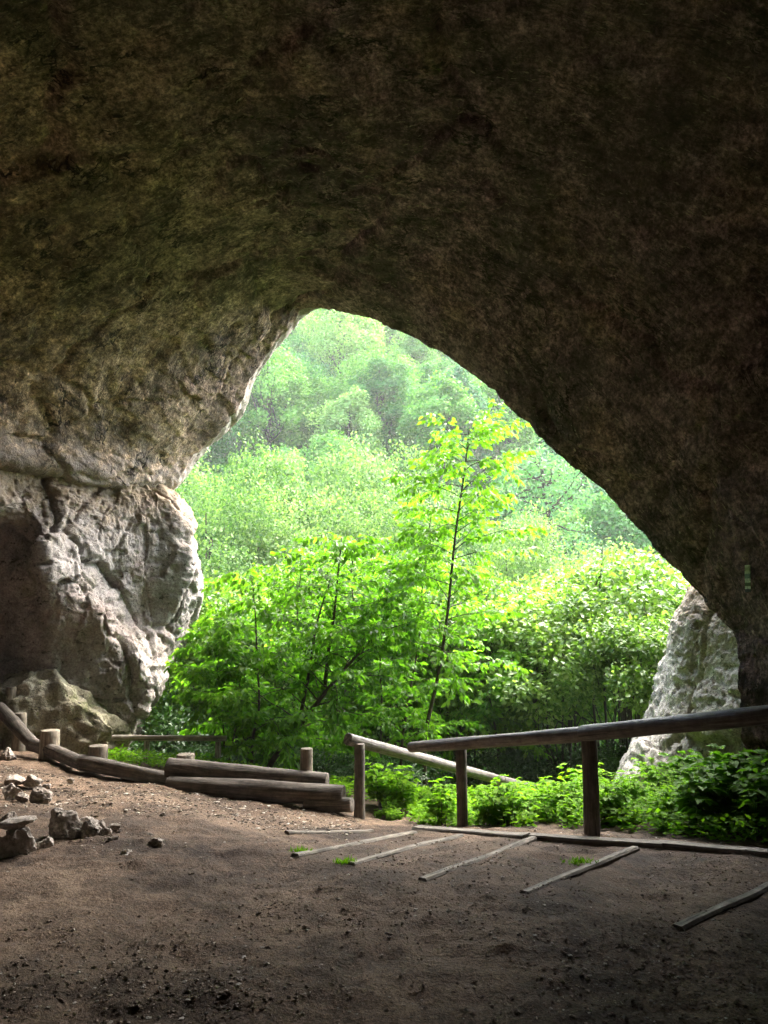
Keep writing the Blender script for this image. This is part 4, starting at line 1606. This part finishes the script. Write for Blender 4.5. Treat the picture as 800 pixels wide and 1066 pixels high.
# ---- herbs at the foot of the railing
def herb_proto(seed, h, stems, leaf, per, six=True, feather=False, mat=None):
    rs = np.random.RandomState(seed)
    T = Tubes()
    C, A, N, LL = [], [], [], []
    for s in range(stems):
        a = rs.uniform(0, 6.28)
        lean = rs.uniform(0.1, 0.75)
        hh = h * rs.uniform(0.55, 1.1)
        tip = np.array([math.cos(a) * lean * hh * 0.8, math.sin(a) * lean * hh * 0.8, hh])
        foot = np.array([math.cos(a), math.sin(a), 0]) * 0.04
        pts = bez([foot, foot + (tip - foot) * np.array([.35, .35, .6]), tip], 4)
        T.add(pts, np.linspace(0.004, 0.0015, len(pts)), 4, cap=False)
        for l in range(per):
            t = 0.3 + 0.7 * (l + 1) / per
            i = min(int(t * (len(pts) - 1)), len(pts) - 1)
            c = pts[i]
            az = l * 2.4 + rs.uniform(-.4, .4)
            ax = np.array([math.cos(az), math.sin(az), rs.uniform(-0.25, 0.35)])
            if feather:
                for m in range(7):
                    u = m / 7
                    cc = c + ax * leaf * 1.3 * u
                    for sd in (-1, 1):
                        ang = sd * 0.9
                        la = np.array([ax[0] * math.cos(ang) - ax[1] * math.sin(ang), ax[0] * math.sin(ang) + ax[1] * math.cos(ang), ax[2]])
                        C.append(cc)
                        A.append(la)
                        N.append(np.array([0, 0, 1.0]) + rs.normal(size=3) * 0.3)
                        LL.append(leaf * 0.55 * (1 - 0.75 * u))
            else:
                for m, ang in enumerate((0, 0.95, -0.95)):
                    la = np.array([ax[0] * math.cos(ang) - ax[1] * math.sin(ang), ax[0] * math.sin(ang) + ax[1] * math.cos(ang), ax[2] - 0.1])
                    C.append(c + ax * leaf * 0.5)
                    A.append(la)
                    N.append(np.array([0, 0, 1.0]) + rs.normal(size=3) * 0.3)
                    LL.append(leaf * rs.uniform(0.7, 1.2))
    C, A, N, LL = map(np.array, (C, A, N, LL))
    tm = T.mesh('stem')
    tm.materials.append(M_BARK)
    cm = leaves_mesh('leaves', C, A, N, LL, LL * (0.42 if feather else 0.72), 0.2, six)
    cm.materials.append(mat or L_HERB)
    return tm, cm


H_BROAD = herb_proto(601, 0.40, 12, 0.075, 9)
H_LOW = herb_proto(602, 0.20, 14, 0.05, 7)
H_FERN = herb_proto(603, 0.30, 16, 0.085, 5, False, True)
H_LOBE = herb_proto(604, 0.42, 9, 0.10, 7, mat=L_LOBE)


def place_herb(proto, loc, s, rz, label, group, name='herb'):
    root = empty(name, loc)
    root.rotation_euler[2] = rz
    root.scale = (s, s, s)
    tag(root, label, 'plant', group)
    for nm, me in zip(('stem', 'leaves'), proto):
        c = bpy.data.objects.new(nm, me)
        COL.objects.link(c)
        c.parent = root
    return root


def zone(px):
    return ('between the two rails' if px < 470 else 'between the railing posts' if px < 560 else 'left of the thick post' if px < 610
            else 'right of the thick post' if px < 680 else 'in front of the right rock foot' if px < 740 else 'under the dark right wall')


rs = np.random.RandomState(31)
HERBS = []
for k in range(300):
    px = rs.uniform(388, 850)
    d = rs.uniform(6.2, 9.6)
    x = (px - 400) / 800 * d
    # outside the kerb line only
    ra, rb = ground_at(433, 860), ground_at(800, 886)
    side = (rb[0] - ra[0]) * (d - ra[1]) - (rb[1] - ra[1]) * (x - ra[0])
    if side < 0.42 or gz(x, d) > 0.6:
        continue
    if px > 690 and d > 8.3 - (px - 690) * 0.011:
        continue
    HERBS.append((px, d, x))
for px, d, x in HERBS:
    near = d < 7.6
    if px > 700:
        pr, nm, look = (H_LOBE, 'herb', 'darker broad leaved herb') if rs.rand() < 0.6 else (H_FERN, 'fern', 'feathery green fern')
    elif px > 615:
        pr, nm, look = (H_FERN, 'fern', 'feathery green fern') if rs.rand() < 0.6 else (H_BROAD, 'herb', 'bright green leafy herb')
    else:
        pr, nm, look = (H_BROAD, 'herb', 'bright green leafy herb') if rs.rand() < 0.65 else (H_LOW, 'herb', 'low bright herb')
    lab = '%s %s, %s' % (look, 'near the kerb' if near else 'down the bank', zone(px))
    place_herb(pr, (x, d, gz(x, d) - 0.02), rs.uniform(0.4, 1.0) * (0.62 if px < 600 and d > 7.9 else 1.25 if px > 690 else 1.0), rs.uniform(0, 6.28), lab, 'herbs beside the railing', nm)

# taller bright plants between the rails and two grass tufts on the steps
for px, py, d, s, lab in [(420, 800, 8.9, 1.15, 'tall bright nettle-like plant below the sloping handrail'), (512, 826, 7.9, 0.7, 'bright plant right of the thin railing post'),
                          (400, 830, 9.0, 1.2, 'bright plant beside the short post of the sloping handrail'), (560, 845, 8.4, 0.8, 'bright plant below the end of the sloping handrail')]:
    t = P(px, py, d)
    place_herb(H_BROAD, (t[0], d, gz(t[0], d)), s, px * 0.1, lab, 'herbs beside the railing')


def tuft(px, py, r, lab, seed):
    rs = np.random.RandomState(seed)
    g = ground_at(px, py)
    n = 90
    c = np.column_stack([rs.normal(size=n) * r, rs.normal(size=n) * r * 0.5, np.zeros(n)])
    ax = np.column_stack([rs.normal(size=(n, 2)) * 0.7, np.ones(n)])
    nr = rs.normal(size=(n, 3))
    L = rs.uniform(0.02, 0.055, n)
    me = leaves_mesh('grass_tuft', c, ax, nr, L, 0.008, 0.1)
    tag(obj('grass_tuft', me, L_HERB, loc=g), lab, 'grass tuft', 'grass tufts on the steps')


tuft(604, 899, 0.05, 'bright grass tuft on the step timber below the thick post', 1)
tuft(360, 899, 0.03, 'sparse grass tuft at the half buried step timber', 2)
tuft(312, 888, 0.03, 'small grass tuft at the buried end of a pale step timber', 3)


# ground cover on the bank outside
def cover():
    rs = np.random.RandomState(44)
    n = 80000
    d = rs.uniform(6.0, 13, n)
    px = rs.uniform(120, 860, n)
    x = (px - 400) / 800 * d
    ra, rb = ground_at(433, 860), ground_at(800, 886)
    side = (rb[0] - ra[0]) * (d - ra[1]) - (rb[1] - ra[1]) * (x - ra[0])
    keep = ((x > 0.25) & (side > 0.2)) | (d > 9.2 - 0.2 * x)
    keep &= fbm(np.column_stack([x, d, np.zeros(n)]) * 1.5, 3, 90) > -0.35
    x, d = x[keep], d[keep]
    n = len(x)
    z = ground_z(x, d) + rs.uniform(0.0, 1.0, n) ** 1.3 * 0.17
    ax = np.column_stack([rs.normal(size=(n, 2)), rs.uniform(-.2, .5, n)])
    nr = np.column_stack([rs.normal(size=(n, 2)) * .4, np.ones(n)])
    L = rs.uniform(0.03, 0.075, n)
    me = leaves_mesh('ground_cover', np.column_stack([x, d, z]), ax, nr, L, L * 0.65, 0.2)
    tag(obj('ground_cover', me, L_HERB), 'low green ground cover on the bank outside the cave', 'ground cover', kind='stuff')


cover()

# ------------------------------------------------------------------ haze
HAZE = True
if HAZE:
    x0, x1, y0, y1, z0, z1 = -405, 405, -62, 425, -40, 150
    v = [(x0, y0, z0), (x1, y0, z0), (x1, y1, z0), (x0, y1, z0), (x0, y0, z1), (x1, y0, z1), (x1, y1, z1), (x0, y1, z1)]
    f = [(3, 2, 1, 0), (4, 5, 6, 7), (0, 1, 5, 4), (1, 2, 6, 5), (2, 3, 7, 6), (3, 0, 4, 7)]
    me = raw_mesh('haze', v, f, False)
    t = NT('valley haze')
    pv = t.n('VolumePrincipled')
    pv.inputs['Color'].default_value = (0.97, 0.96, 0.90, 1)
    pv.inputs['Density'].default_value = 0.00075
    pv.inputs['Anisotropy'].default_value = 0.2
    t.t.links.new(pv.outputs[0], t.out.inputs['Volume'])
    tag(obj('haze', me, t.m), 'thin pale haze in the valley air', 'haze', kind='stuff')

# ------------------------------------------------------------------ light
SUN_EL, SUN_AZ = math.radians(47), math.radians(40)      # azimuth clockwise from +Y: ahead and to the right
w = bpy.data.worlds.new('World')
scene.world = w
w.use_nodes = True
nt = w.node_tree
nt.nodes.clear()
sky = nt.nodes.new('ShaderNodeTexSky')
sky.sky_type = 'NISHITA'
sky.sun_disc = False
sky.sun_elevation = SUN_EL
sky.sun_rotation = SUN_AZ
sky.air_density = 1.0
sky.dust_density = 3.0
bg = nt.nodes.new('ShaderNodeBackground')
bg.inputs[1].default_value = 0.15
ow = nt.nodes.new('ShaderNodeOutputWorld')
nt.links.new(sky.outputs[0], bg.inputs[0])
nt.links.new(bg.outputs[0], ow.inputs[0])
sd = bpy.data.lights.new('sun', 'SUN')
sd.energy = 1.9
sd.angle = math.radians(62)
sd.color = (1.0, 0.96, 0.9)
so = bpy.data.objects.new('sun', sd)
COL.objects.link(so)
dirv = Vector((math.sin(SUN_AZ) * math.cos(SUN_EL), math.cos(SUN_AZ) * math.cos(SUN_EL), math.sin(SUN_EL)))
so.rotation_euler = dirv.to_track_quat('Z', 'Y').to_euler()
so.location = (0, 0, 60)

scene.view_settings.view_transform = 'Standard'
scene.view_settings.look = 'None'
scene.view_settings.gamma = 1.0
scene.view_settings.exposure = 3.98
scene.render.engine = 'CYCLES'
cy = scene.cycles
cy.max_bounces = 10
cy.diffuse_bounces = 6
cy.glossy_bounces = 3
cy.transmission_bounces = 6
cy.transparent_max_bounces = 8
cy.volume_bounces = 1
cy.use_denoising = True
cy.use_adaptive_sampling = False
try:
    cy.denoiser = 'OPENIMAGEDENOISE'
    cy.denoising_input_passes = 'RGB_ALBEDO_NORMAL'
    cy.denoising_prefilter = 'NONE'
except Exception:
    pass
cy.sample_clamp_indirect = 8
print('leaflets on saplings', NL, 'far trees', nfar, 'herbs', len(HERBS))
